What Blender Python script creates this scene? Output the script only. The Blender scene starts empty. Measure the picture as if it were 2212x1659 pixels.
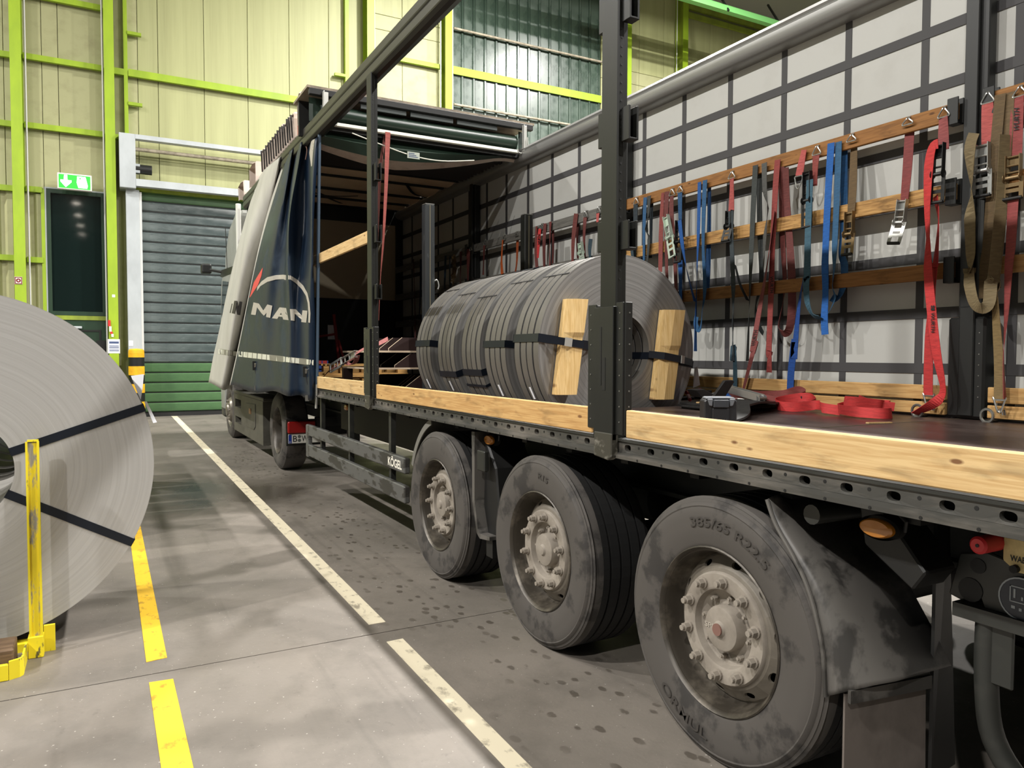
import bpy, math, random
from mathutils import Vector, Matrix
random.seed(7)
V = Vector
R = math.radians
scene = bpy.context.scene
COL = scene.collection

# ------------------------------------------------------------------ camera
PW, PH = 2212.0, 1659.0
FPX = 1624.0
YAW, PITCH, ROLL, CAMH = R(28.5), R(2.22), R(0.16), 1.48
_f = V((math.sin(YAW) * math.cos(PITCH), math.cos(YAW) * math.cos(PITCH), -math.sin(PITCH)))
_r0 = V((math.cos(YAW), -math.sin(YAW), 0.0))
_u0 = _r0.cross(_f)
_r = _r0 * math.cos(ROLL) + _u0 * math.sin(ROLL)
_u = _u0 * math.cos(ROLL) - _r0 * math.sin(ROLL)
CAMP = V((0, 0, CAMH))
cam_data = bpy.data.cameras.new('camera')
cam_data.sensor_fit = 'HORIZONTAL'
cam_data.sensor_width = 36.0
cam_data.lens = 36.0 * FPX / PW
cam_data.clip_start = 0.05
cam_data.clip_end = 300
cam = bpy.data.objects.new('camera', cam_data)
COL.objects.link(cam)
mw = Matrix((( _r.x, _u.x, -_f.x, CAMP.x), (_r.y, _u.y, -_f.y, CAMP.y), (_r.z, _u.z, -_f.z, CAMP.z), (0, 0, 0, 1)))
cam.matrix_world = mw
scene.camera = cam

def ray(x, y):
    return _f + _r * ((x - PW / 2) / FPX) - _u * ((y - PH / 2) / FPX)
def onx(x, y, X):
    d = ray(x, y); return CAMP + d * (X / d.x)
def ony(x, y, Y):
    d = ray(x, y); return CAMP + d * (Y / d.y)
def onz(x, y, Z):
    d = ray(x, y); return CAMP + d * ((Z - CAMH) / d.z)
def proj(p):
    d = p - CAMP; z = d.dot(_f)
    return (PW / 2 + FPX * d.dot(_r) / z, PH / 2 - FPX * d.dot(_u) / z)

# ------------------------------------------------------------------ world and exposure
world = bpy.data.worlds.new('night'); scene.world = world
world.use_nodes = True
world.node_tree.nodes['Background'].inputs[0].default_value = (0.02, 0.024, 0.03, 1)
world.node_tree.nodes['Background'].inputs[1].default_value = 0.4
scene.view_settings.view_transform = 'Standard'
scene.view_settings.look = 'None'
scene.view_settings.exposure = 0.0
scene.view_settings.gamma = 1.0
scene.view_settings.use_curve_mapping = False
LAMPS = [(-9.3, -6.5), (-9.3, 1.0), (-9.3, 8.5), (-9.3, 16.0), (8.2, -6.5), (8.2, 1.0), (8.2, 8.5), (8.2, 14.2), (18.0, 1.0), (14.5, 13.0)]  # last lamp is added to brighten the back wall past the trailer
FAR_LAMPS = [(-1.6, -9.0 - 5.5 * k) for k in range(7)]
LAMP_Z = 12.6
LAMP_W = 1900.0
LAMP_COL = (1.0, 0.97, 0.93)

# ------------------------------------------------------------------ materials
def lin(c):
    o = []
    for v in c:
        v = v / 255.0
        o.append(v / 12.92 if v <= 0.04045 else ((v + 0.055) / 1.055) ** 2.4)
    return tuple(o)
MATS = {}
def mat(name, rgb, rough=0.6, metal=0.0, spec=0.5, noise=None, rgb2=None, scale=(3, 3, 3), amt=0.5, bump=0.0, bscale=None,
        lo=0.4, hi=0.65, coat=0.0, emit=0.0, detail=5.0, alpha=None, trans=0.0, rough2=None, grain=None, obj_info=0.0):
    if name in MATS: return MATS[name]
    m = bpy.data.materials.new(name); m.use_nodes = True
    nt = m.node_tree; b = nt.nodes['Principled BSDF']
    c = lin(rgb)
    b.inputs['Base Color'].default_value = (*c, 1)
    b.inputs['Roughness'].default_value = rough
    b.inputs['Metallic'].default_value = metal
    b.inputs['Specular IOR Level'].default_value = spec
    if coat: b.inputs['Coat Weight'].default_value = coat; b.inputs['Coat Roughness'].default_value = 0.15
    if trans: b.inputs['Transmission Weight'].default_value = trans
    if alpha is not None: b.inputs['Alpha'].default_value = alpha
    if emit:
        b.inputs['Emission Color'].default_value = (*c, 1); b.inputs['Emission Strength'].default_value = emit
    tc = None
    if rgb2 is not None or bump or rough2 is not None:
        tc = nt.nodes.new('ShaderNodeTexCoord')
        mp = nt.nodes.new('ShaderNodeMapping'); mp.inputs['Scale'].default_value = scale
        nt.links.new(tc.outputs['Object'], mp.inputs['Vector'])
        n = nt.nodes.new('ShaderNodeTexNoise'); n.inputs['Scale'].default_value = 1.0; n.inputs['Detail'].default_value = detail
        n.inputs['Roughness'].default_value = 0.62
        if grain: n.inputs['Distortion'].default_value = grain
        nt.links.new(mp.outputs[0], n.inputs['Vector'])
        rmp = nt.nodes.new('ShaderNodeMapRange'); rmp.inputs['From Min'].default_value = lo; rmp.inputs['From Max'].default_value = hi
        nt.links.new(n.outputs[0], rmp.inputs['Value'])
        if rgb2 is not None:
            mx = nt.nodes.new('ShaderNodeMix'); mx.data_type = 'RGBA'
            mx.inputs[6].default_value = (*c, 1); mx.inputs[7].default_value = (*lin(rgb2), 1)
            mul = nt.nodes.new('ShaderNodeMath'); mul.operation = 'MULTIPLY'; mul.inputs[1].default_value = amt
            nt.links.new(rmp.outputs[0], mul.inputs[0]); nt.links.new(mul.outputs[0], mx.inputs[0])
            nt.links.new(mx.outputs[2], b.inputs['Base Color'])
        if rough2 is not None:
            rr = nt.nodes.new('ShaderNodeMapRange'); rr.inputs['To Min'].default_value = rough; rr.inputs['To Max'].default_value = rough2
            nt.links.new(rmp.outputs[0], rr.inputs['Value']); nt.links.new(rr.outputs[0], b.inputs['Roughness'])
        if bump:
            n2 = n
            if bscale:
                mp2 = nt.nodes.new('ShaderNodeMapping'); mp2.inputs['Scale'].default_value = bscale
                nt.links.new(tc.outputs['Object'], mp2.inputs['Vector'])
                n2 = nt.nodes.new('ShaderNodeTexNoise'); n2.inputs['Scale'].default_value = 1.0; n2.inputs['Detail'].default_value = 3
                nt.links.new(mp2.outputs[0], n2.inputs['Vector'])
            bp = nt.nodes.new('ShaderNodeBump'); bp.inputs['Strength'].default_value = bump; bp.inputs['Distance'].default_value = 0.01
            nt.links.new(n2.outputs[0], bp.inputs['Height']); nt.links.new(bp.outputs[0], b.inputs['Normal'])
    MATS[name] = m
    return m

def wood(name, rgb, dark, knot, along='Y', stain=0.35):
    """pine: grain stretched along one axis, knots, dirt"""
    if name in MATS: return MATS[name]
    m = bpy.data.materials.new(name); m.use_nodes = True
    nt = m.node_tree; b = nt.nodes['Principled BSDF']
    b.inputs['Roughness'].default_value = 0.62; b.inputs['Specular IOR Level'].default_value = 0.3
    tc = nt.nodes.new('ShaderNodeTexCoord')
    def noise(sc, det=4, dist=0.0):
        mp = nt.nodes.new('ShaderNodeMapping'); mp.inputs['Scale'].default_value = sc
        nt.links.new(tc.outputs['Object'], mp.inputs['Vector'])
        n = nt.nodes.new('ShaderNodeTexNoise'); n.inputs['Scale'].default_value = 1; n.inputs['Detail'].default_value = det
        n.inputs['Distortion'].default_value = dist
        nt.links.new(mp.outputs[0], n.inputs['Vector']); return n
    def rng(src, lo, hi, a=0.0, z=1.0):
        r = nt.nodes.new('ShaderNodeMapRange'); r.inputs['From Min'].default_value = lo; r.inputs['From Max'].default_value = hi
        r.inputs['To Min'].default_value = a; r.inputs['To Max'].default_value = z
        nt.links.new(src, r.inputs['Value']); return r.outputs[0]
    def mix(fac, a, c2):
        x = nt.nodes.new('ShaderNodeMix'); x.data_type = 'RGBA'
        nt.links.new(fac, x.inputs[0])
        if isinstance(a, tuple): x.inputs[6].default_value = (*a, 1)
        else: nt.links.new(a, x.inputs[6])
        x.inputs[7].default_value = (*c2, 1); return x.outputs[2]
    g = {'Y': (60, 3.2, 85), 'X': (3.2, 60, 85), 'Z': (85, 60, 3.2)}[along]
    s = {'Y': (9, 6, 22), 'X': (6, 9, 22), 'Z': (22, 9, 6)}[along]
    k = {'Y': (1.5, 6.0, 15), 'X': (6.0, 1.5, 15), 'Z': (15, 1.5, 6.0)}[along]
    grain = rng(noise(g, 5, 1.2).outputs[0], 0.38, 0.64, 0, 0.7)
    col = mix(grain, lin(rgb), lin(dark))
    st = rng(noise(s, 6, 0.4).outputs[0], 0.52, 0.74, 0, stain)
    col = mix(st, col, lin(tuple(int(v * 0.55) for v in dark)))
    vo = nt.nodes.new('ShaderNodeTexVoronoi'); mp = nt.nodes.new('ShaderNodeMapping'); mp.inputs['Scale'].default_value = k
    nt.links.new(tc.outputs['Object'], mp.inputs['Vector']); nt.links.new(mp.outputs[0], vo.inputs['Vector']); vo.inputs['Scale'].default_value = 1.0
    kn = rng(vo.outputs['Distance'], 0.07, 0.13, 0.9, 0.0)
    col = mix(kn, col, lin(knot))
    nt.links.new(col, b.inputs['Base Color'])
    MATS[name] = m
    return m

# ------------------------------------------------------------------ mesh builder
WPOS = {}
def prop(o, label=None, cat=None, group=None, kind=None):
    if label: o['label'] = label
    if cat: o['category'] = cat
    if group: o['group'] = group
    if kind: o['kind'] = kind
    return o
def thing(name, loc, label, cat, group=None, kind=None):
    o = bpy.data.objects.new(name, None); COL.objects.link(o)
    o.empty_display_size = 0.1
    o.location = loc; WPOS[o] = V(loc)
    return prop(o, label, cat, group, kind)
def part_empty(name, loc, parent):
    o = bpy.data.objects.new(name, None); COL.objects.link(o)
    o.parent = parent; o.location = V(loc) - WPOS[parent]; WPOS[o] = V(loc)
    return o
class MB:
    def __init__(s): s.v = []; s.f = []; s.mi = []
    def add(s, vs, fs, m=0):
        k = len(s.v); s.v += [V(p) for p in vs]; s.f += [tuple(i + k for i in f) for f in fs]; s.mi += [m] * len(fs); return s
    def box(s, x0, x1, y0, y1, z0, z1, m=0):
        vs = [(x, y, z) for z in (z0, z1) for y in (y0, y1) for x in (x0, x1)]
        return s.add(vs, [(0, 2, 3, 1), (4, 5, 7, 6), (0, 1, 5, 4), (2, 6, 7, 3), (0, 4, 6, 2), (1, 3, 7, 5)], m)
    def obox(s, c, ax, ay, az, m=0):
        c = V(c); ax, ay, az = V(ax), V(ay), V(az)
        vs = [c + ax * i + ay * j + az * k for k in (-1, 1) for j in (-1, 1) for i in (-1, 1)]
        return s.add(vs, [(0, 2, 3, 1), (4, 5, 7, 6), (0, 1, 5, 4), (2, 6, 7, 3), (0, 4, 6, 2), (1, 3, 7, 5)], m)
    def bar(s, p0, p1, w, h, up=(0, 0, 1), m=0):
        p0, p1 = V(p0), V(p1); t = (p1 - p0); L = t.length; t.normalize()
        side = t.cross(V(up))
        if side.length < 1e-5: side = t.cross(V((1, 0, 0)))
        side.normalize(); u = side.cross(t)
        return s.obox((p0 + p1) / 2, t * L / 2, side * w / 2, u * h / 2, m)
    def cyl(s, p0, p1, r, n=12, r1=None, caps=True, m=0):
        p0, p1 = V(p0), V(p1); r1 = r if r1 is None else r1
        t = (p1 - p0).normalized(); a = t.orthogonal().normalized(); b = t.cross(a)
        vs = []
        for p, rr in ((p0, r), (p1, r1)):
            for i in range(n):
                q = 2 * math.pi * i / n; vs.append(p + a * (rr * math.cos(q)) + b * (rr * math.sin(q)))
        fs = [(i, (i + 1) % n, n + (i + 1) % n, n + i) for i in range(n)]
        if caps: fs += [tuple(range(n - 1, -1, -1)), tuple(range(n, 2 * n))]
        return s.add(vs, fs, m)
    def lathe(s, o, axis, prof, n=48, m=0, closed=False, a0=0, a1=360):
        """prof: list of (axial, radius)"""
        o = V(o); t = V(axis).normalized(); a = t.orthogonal().normalized(); b = t.cross(a)
        full = abs(a1 - a0) >= 360
        cnt = n if full else n + 1
        vs = []
        for (h, r) in prof:
            for i in range(cnt):
                q = R(a0 + (a1 - a0) * i / n); vs.append(o + t * h + a * (r * math.cos(q)) + b * (r * math.sin(q)))
        fs = []
        P = len(prof)
        for j in range(P if closed else P - 1):
            k = (j + 1) % P
            for i in range(n):
                i2 = (i + 1) % cnt if full else i + 1
                fs.append((j * cnt + i, k * cnt + i, k * cnt + i2, j * cnt + i2))
        return s.add(vs, fs, m)
    def tube(s, pts, r, n=8, m=0, closed=False):
        pts = [V(p) for p in pts]; N = len(pts); vs = []
        ref = None
        for i, p in enumerate(pts):
            if closed: t = pts[(i + 1) % N] - pts[i - 1]
            else: t = pts[min(i + 1, N - 1)] - pts[max(i - 1, 0)]
            t.normalize()
            if ref is None: ref = t.orthogonal().normalized()
            a = (ref - t * ref.dot(t)).normalized(); ref = a; b = t.cross(a)
            for k in range(n):
                q = 2 * math.pi * k / n; vs.append(p + a * (r * math.cos(q)) + b * (r * math.sin(q)))
        fs = []
        for i in range(N if closed else N - 1):
            j = (i + 1) % N
            for k in range(n):
                fs.append((i * n + k, i * n + (k + 1) % n, j * n + (k + 1) % n, j * n + k))
        if not closed: fs += [tuple(range(n - 1, -1, -1)), tuple(range((N - 1) * n, N * n))]
        return s.add(vs, fs, m)
    def prism(s, poly, axis, d0, d1, m=0):
        """poly of 2D points extruded along axis: 'X' -> (y,z), 'Y' -> (x,z), 'Z' -> (x,y)"""
        def P(p, d):
            return {'X': (d, p[0], p[1]), 'Y': (p[0], d, p[1]), 'Z': (p[0], p[1], d)}[axis]
        n = len(poly); vs = [P(p, d0) for p in poly] + [P(p, d1) for p in poly]
        fs = [(i, (i + 1) % n, n + (i + 1) % n, n + i) for i in range(n)] + [tuple(range(n - 1, -1, -1)), tuple(range(n, 2 * n))]
        return s.add(vs, fs, m)
    def ribbon(s, pts, wds, w, t=0.003, m=0, taper=None):
        """flat band: pts list, wds unit width directions per point"""
        N = len(pts); vs = []
        for i in range(N):
            tg = (pts[min(i + 1, N - 1)] - pts[max(i - 1, 0)]).normalized()
            wd = wds[i] - tg * wds[i].dot(tg); wd.normalize(); nn = tg.cross(wd)
            ww = w if taper is None else w * taper[i]
            for a, b in ((-1, -1), (1, -1), (1, 1), (-1, 1)):
                vs.append(pts[i] + wd * (a * ww / 2) + nn * (b * t / 2))
        fs = []
        for i in range(N - 1):
            for k in range(4):
                fs.append((i * 4 + k, i * 4 + (k + 1) % 4, i * 4 + 4 + (k + 1) % 4, i * 4 + 4 + k))
        fs += [(3, 2, 1, 0), tuple((N - 1) * 4 + k for k in range(4))]
        return s.add(vs, fs, m)
    def mesh(s, name, mats, origin=None, smooth=False):
        me = bpy.data.meshes.new(name)
        if origin is None:
            xs = [p.x for p in s.v]; ys = [p.y for p in s.v]; zs = [p.z for p in s.v]
            origin = V(((min(xs) + max(xs)) / 2, (min(ys) + max(ys)) / 2, min(zs)))
        me.from_pydata([tuple(p - origin) for p in s.v], [], s.f)
        for m in (mats if isinstance(mats, (list, tuple)) else [mats]): me.materials.append(m)
        if any(s.mi): me.polygons.foreach_set('material_index', s.mi)
        me.update()
        import bmesh
        bm = bmesh.new(); bm.from_mesh(me); bmesh.ops.recalc_face_normals(bm, faces=bm.faces); bm.to_mesh(me); bm.free()
        if smooth:
            me.polygons.foreach_set('use_smooth', [True] * len(me.polygons))
            me.set_sharp_from_angle(angle=R(38))
        return me, origin
    def build(s, name, mats, parent=None, smooth=False, bevel=0.0, origin=None, seg=1):
        me, origin = s.mesh(name, mats, origin, smooth)
        o = bpy.data.objects.new(name, me); COL.objects.link(o)
        if parent is not None:
            o.parent = parent; o.location = origin - WPOS[parent]
        else: o.location = origin
        WPOS[o] = V(origin)
        if bevel:
            bv = o.modifiers.new('edge', 'BEVEL'); bv.width = bevel; bv.segments = seg; bv.limit_method = 'ANGLE'; bv.angle_limit = R(40)
        return o
def B(x0, x1, y0, y1, z0, z1): return MB().box(x0, x1, y0, y1, z0, z1)
def copy_obj(o, parent, delta):
    c = o.copy(); COL.objects.link(c); c.parent = parent
    c.location = o.location + V(delta); WPOS[c] = WPOS[o] + V(delta)
    return c
def copy_tree(o, delta, parent=None, label=None):
    c = o.copy(); COL.objects.link(c); c.parent = parent
    c.location = o.location + V(delta); WPOS[c] = WPOS[o] + V(delta)
    if label: c['label'] = label
    for ch in o.children:
        d = ch.copy(); COL.objects.link(d); d.parent = c; WPOS[d] = WPOS[ch] + V(delta)
        for g in ch.children:
            e = g.copy(); COL.objects.link(e); e.parent = d; WPOS[e] = WPOS[g] + V(delta)
    return c
def smooth_path(pts, k=6):
    """Catmull-Rom through 3D points"""
    pts = [V(p) for p in pts]; out = []
    n = len(pts)
    for i in range(n - 1):
        p0 = pts[max(i - 1, 0)]; p1 = pts[i]; p2 = pts[i + 1]; p3 = pts[min(i + 2, n - 1)]
        for j in range(k):
            t = j / k
            out.append(0.5 * ((2 * p1) + (p2 - p0) * t + (2 * p0 - 5 * p1 + 4 * p2 - p3) * t * t + (3 * p1 - p0 - 3 * p2 + p3) * t ** 3))
    out.append(pts[-1]); return out
_txt = {}
def text2d(s, bold=0.0):
    """verts (0..1 box) and faces of a string"""
    key = (s, bold)
    if key in _txt: return _txt[key]
    cu = bpy.data.curves.new('lettering', 'FONT'); cu.body = s; cu.size = 1; cu.offset = bold; cu.resolution_u = 3
    ob = bpy.data.objects.new('lettering', cu); COL.objects.link(ob)
    dg = bpy.context.evaluated_depsgraph_get(); me = bpy.data.meshes.new_from_object(ob.evaluated_get(dg))
    vs = [v.co.copy() for v in me.vertices]; fs = [tuple(p.vertices) for p in me.polygons]
    x0 = min(v.x for v in vs); x1 = max(v.x for v in vs); y0 = min(v.y for v in vs); y1 = max(v.y for v in vs)
    vs = [((v.x - x0) / (x1 - x0), (v.y - y0) / (y1 - y0)) for v in vs]
    bpy.data.objects.remove(ob); bpy.data.curves.remove(cu); bpy.data.meshes.remove(me)
    _txt[key] = (vs, fs); return vs, fs
def bil(q, u, v):
    a, b, c, d = [V(p) for p in q]
    return a * ((1 - u) * (1 - v)) + b * (u * (1 - v)) + c * (u * v) + d * ((1 - u) * v)
def lettering(s, quad, name, m, parent, bold=0.0, mapf=None):
    """quad: world corners bl, br, tr, tl; mapf maps 2D px corners to world"""
    vs, fs = text2d(s, bold)
    out = [bil(quad, u, v) if mapf is None else mapf(*bil([(p[0], p[1], 0) for p in quad], u, v)[:2]) for u, v in vs]
    return MB().add(out, fs).build(name, m, parent)
# ------------------------------------------------------------------ hall: materials
GREEN = mat('green_paint', (150, 178, 34), 0.5, rgb2=(112, 138, 32), scale=(2, 2, 0.7), amt=0.45)
GREEN_DULL = mat('dull_and_shaded_green', (136, 152, 44), 0.55, rgb2=(95, 105, 40), scale=(3, 3, 1), amt=0.5)
CREAM = mat('cream_panel', (166, 168, 120), 0.55, rgb2=(146, 147, 102), scale=(7, 7, 0.25), amt=0.5, bump=0.12, bscale=(60, 60, 0.3))
CREAM_DIRTY = mat('dusty_cream_panel', (166, 166, 124), 0.6, rgb2=(134, 130, 94), scale=(2.2, 2.2, 2.6), amt=0.55, lo=0.5, hi=0.75)
LGREY = mat('light_grey_metal', (176, 182, 184), 0.45, rgb2=(140, 144, 146), scale=(2, 2, 1), amt=0.4)
DKGREEN = mat('dark_green_enamel', (34, 58, 40), 0.4, rgb2=(24, 42, 30), scale=(3, 3, 1), amt=0.5)
SLATGREEN = mat('slat_green', (72, 106, 66), 0.45, rgb2=(52, 84, 52), scale=(1.5, 1, 5), amt=0.6)
SLATCLEAR = mat('slat_clear_plastic', (70, 80, 80), 0.16, spec=0.9, rgb2=(104, 114, 112), scale=(1.2, 1, 6), amt=0.55, rough2=0.34)
BLACK = mat('black_rubber', (14, 14, 14), 0.6)
BLACKM = mat('black_metal', (22, 23, 22), 0.45)
WHITE = mat('white_plastic', (206, 206, 202), 0.5)
PAPER = mat('paper', (236, 238, 244), 0.8)
INK = mat('print_ink', (70, 84, 120), 0.8)
YELLOW = mat('yellow_paint', (236, 200, 24), 0.5, rgb2=(170, 130, 30), scale=(6, 6, 6), amt=0.5, lo=0.55, hi=0.72)
GLASS = mat('window_glass', (18, 30, 28), 0.04, spec=1.0, coat=0.6)
SHEET = mat('corrugated_plastic_sheet', (50, 66, 56), 0.22, spec=0.8, rgb2=(74, 92, 78), scale=(1.6, 1.6, 1.1), amt=0.7, rough2=0.42)
STEELPIPE = mat('dusty_pipe', (170, 160, 140), 0.5, rgb2=(90, 84, 70), scale=(9, 9, 9), amt=0.6)
ROOFGREY = mat('roof_deck_grey', (150, 150, 142), 0.8)

def floor_material():
    m = bpy.data.materials.new('concrete_floor'); m.use_nodes = True
    nt = m.node_tree; b = nt.nodes['Principled BSDF']; L = nt.links.new
    tc = nt.nodes.new('ShaderNodeTexCoord'); sep = nt.nodes.new('ShaderNodeSeparateXYZ'); L(tc.outputs['Object'], sep.inputs[0])
    def noise(sc, det=5, rough=0.6, dist=0.0):
        mp = nt.nodes.new('ShaderNodeMapping'); mp.inputs['Scale'].default_value = sc; L(tc.outputs['Object'], mp.inputs['Vector'])
        n = nt.nodes.new('ShaderNodeTexNoise'); n.inputs['Scale'].default_value = 1; n.inputs['Detail'].default_value = det
        n.inputs['Roughness'].default_value = rough; n.inputs['Distortion'].default_value = dist
        L(mp.outputs[0], n.inputs['Vector']); return n.outputs[0]
    def rng(src, lo, hi, a=0.0, z=1.0):
        r = nt.nodes.new('ShaderNodeMapRange'); r.inputs['From Min'].default_value = lo; r.inputs['From Max'].default_value = hi
        r.inputs['To Min'].default_value = a; r.inputs['To Max'].default_value = z; L(src, r.inputs['Value']); return r.outputs[0]
    def math_(op, a, c=None):
        x = nt.nodes.new('ShaderNodeMath'); x.operation = op
        for i, q in enumerate((a, c)):
            if q is None: continue
            if isinstance(q, (int, float)): x.inputs[i].default_value = q
            else: L(q, x.inputs[i])
        return x.outputs[0]
    def mix(fac, a, c2):
        x = nt.nodes.new('ShaderNodeMix'); x.data_type = 'RGBA'
        if isinstance(fac, float): x.inputs[0].default_value = fac
        else: L(fac, x.inputs[0])
        for sl, q in ((6, a), (7, c2)):
            if isinstance(q, tuple): x.inputs[sl].default_value = (*q, 1)
            else: L(q, x.inputs[sl])
        return x.outputs[2]
    col = mix(rng(noise((0.55, 0.55, 1), 6, 0.6, 0.5), 0.36, 0.66), lin((124, 117, 109)), lin((100, 95, 88)))
    col = mix(rng(noise((2.6, 2.0, 1), 7, 0.7), 0.48, 0.72, 0, 0.55), col, lin((86, 82, 75)))
    col = mix(rng(noise((14, 9, 1), 4, 0.7), 0.62, 0.78, 0, 0.5), col, lin((70, 66, 60)))
    col = mix(rng(noise((60, 60, 1), 2, 0.5), 0.70, 0.76, 0, 0.6), col, lin((206, 202, 192)))
    # long rubber streaks along the lane
    col = mix(rng(noise((6, 0.25, 1), 4, 0.6), 0.58, 0.74, 0, 0.4), col, lin((66, 62, 56)))
    # water drops beside the truck
    vo = nt.nodes.new('ShaderNodeTexVoronoi'); mp = nt.nodes.new('ShaderNodeMapping'); mp.inputs['Scale'].default_value = (13, 8, 1)
    L(tc.outputs['Object'], mp.inputs['Vector']); L(mp.outputs[0], vo.inputs['Vector']); vo.inputs['Scale'].default_value = 1
    drop = rng(math_('ADD', vo.outputs['Distance'], math_('MULTIPLY', noise((30, 30, 1), 2), 0.25)), 0.33, 0.39, 1, 0)
    band = math_('ABSOLUTE', math_('SUBTRACT', sep.outputs[0], 1.78))
    zone = math_('MULTIPLY', rng(band, 0.15, 0.62, 1, 0), rng(noise((1.7, 1.1, 1), 3), 0.36, 0.5))
    zone = math_('MULTIPLY', zone, rng(sep.outputs[1], 0.4, 1.2, 0, 1))
    zone = math_('MULTIPLY', zone, rng(sep.outputs[1], 12.5, 14.0, 1, 0))
    drop = math_('MULTIPLY', drop, zone)
    # puddle of melt water
    dx = math_('MULTIPLY', math_('SUBTRACT', sep.outputs[0], 1.25), 0.9); dy = math_('MULTIPLY', math_('SUBTRACT', sep.outputs[1], 8.5), 0.75)
    d = math_('SQRT', math_('ADD', math_('MULTIPLY', dx, dx), math_('MULTIPLY', dy, dy)))
    d = math_('ADD', d, math_('MULTIPLY', math_('SUBTRACT', noise((1.6, 1.6, 1), 5), 0.5), 1.5))
    pud = rng(d, 0.35, 1.0, 1, 0)
    wet = math_('MAXIMUM', math_('MULTIPLY', drop, 0.8), pud)
    col = mix(math_('MULTIPLY', wet, 0.72), col, lin((58, 52, 44)))
    L(col, b.inputs['Base Color'])
    rough = rng(noise((2.0, 2.0, 1), 5), 0.35, 0.7, 0.46, 0.66)
    rr = nt.nodes.new('ShaderNodeMix'); rr.data_type = 'FLOAT'; L(math_('MULTIPLY', wet, 0.85), rr.inputs[0]); L(rough, rr.inputs[2]); rr.inputs[3].default_value = 0.16
    L(rr.outputs[0], b.inputs['Roughness'])
    bp = nt.nodes.new('ShaderNodeBump'); bp.inputs['Strength'].default_value = 0.25; bp.inputs['Distance'].default_value = 0.004
    L(noise((38, 38, 1), 4), bp.inputs['Height']); L(bp.outputs[0], b.inputs['Normal'])
    return m
CONCRETE = floor_material()
def line_material(name, rgb, worn):
    return mat(name, rgb, 0.6, rgb2=worn, scale=(16, 9, 1), amt=0.85, lo=0.54, hi=0.66, detail=7)
LINEW = line_material('white_floor_paint', (222, 212, 186), (140, 132, 116))
LINEY = line_material('yellow_floor_paint', (226, 180, 40), (150, 118, 40))

# ------------------------------------------------------------------ hall: floor
WY = 19.75
floor = B(-14, 26, -46, WY + 0.4, -0.3, -0.05).build('floor', BLACKM, origin=V((0, 0, 0)))
prop(floor, 'grey concrete hall floor with stains and painted lines', 'floor', kind='structure')
ys = [-46, 3.80, 12.1, 15.4, WY + 0.3]
for i in range(4):
    MB().box(-14, 26, ys[i] + 0.004, ys[i + 1] - 0.004, -0.05, 0.0).build('floor_slab', CONCRETE, floor, origin=V((0, 0, 0)))
def stripe(c, m):
    q = [onz(x, y, 0) for x, y in c]
    a = [V((p.x, p.y, 0.0)) for p in q] + [V((p.x, p.y, 0.0022)) for p in q]
    MB().add(a, [(3, 2, 1, 0), (4, 5, 6, 7), (0, 1, 5, 4), (1, 2, 6, 5), (2, 3, 7, 6), (3, 0, 4, 7)]).build('painted_stripe', m, floor, origin=V((0, 0, 0)))
stripe([(370, 899), (383, 899), (833, 1344), (797, 1350)], LINEW)
stripe([(835, 1387), (870, 1380), (1290, 1800), (1225, 1800)], LINEW)
stripe([(270, 1080), (292, 1080), (361, 1421), (316, 1431)], LINEY)
stripe([(322, 1475), (374, 1467), (450, 1800), (368, 1800)], LINEY)

# ------------------------------------------------------------------ hall: back wall
wall = thing('wall_back', (6, WY, 0), 'cream panelled hall wall behind the truck', 'wall', kind='structure')
B(-14, 26, WY + 0.16, WY + 0.3, 0, 14).build('wall_backing', mat('wall_backing', (60, 60, 48), 0.8), wall)
DX0, DX1, DZ = 0.80, 5.60, 5.25         # roller door opening
SX0, SX1, SZ0, SZ1 = 8.80, 13.88, 4.6, 12.7   # plastic sheet field
WX0, WX1, WZ0 = -1.10, 0.10, 5.14       # side door and window
def panel(x0, x1, z0, z1, m):
    B(x0 + 0.005, x1 - 0.005, WY, WY + 0.12, z0 + 0.005, z1 - 0.005).build('wall_panel', m, wall, bevel=0.006)
xs = [1.23 + 1.01 * k for k in range(-15, 25)]
edges = sorted(set([-14, 26, DX0, DX1, SX0, SX1, WX0, WX1] + [x for x in xs if -14 < x < 26]))
edges = [e for i, e in enumerate(edges) if i == 0 or e - edges[i - 1] > 0.02]
for a, c in zip(edges[:-1], edges[1:]):
    mid = (a + c) / 2
    if DX0 < mid < DX1: panel(a, c, DZ, 14, CREAM)
    elif SX0 < mid < SX1:
        panel(a, c, 0, SZ0, CREAM); panel(a, c, SZ1, 14, CREAM)
    elif WX0 < mid < WX1: panel(a, c, WZ0, 14, CREAM_DIRTY)
    elif mid > 6.3:
        panel(a, c, 0, 10.2, CREAM_DIRTY); panel(a, c, 10.2, 10.6, CREAM_DIRTY); panel(a, c, 10.6, 14, CREAM)
    else: panel(a, c, 0, 14, CREAM_DIRTY if mid < 0.6 else CREAM)
# trapezoid sheet low on the far side of the first column
x = -4.0
while x < -1.12:
    MB().prism([(x, WY), (x + 0.05, WY - 0.06), (x + 0.15, WY - 0.06), (x + 0.2, WY)], 'Z', 0, 5.0).build('wall_rib', CREAM_DIRTY, wall)
    x += 0.27

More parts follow.
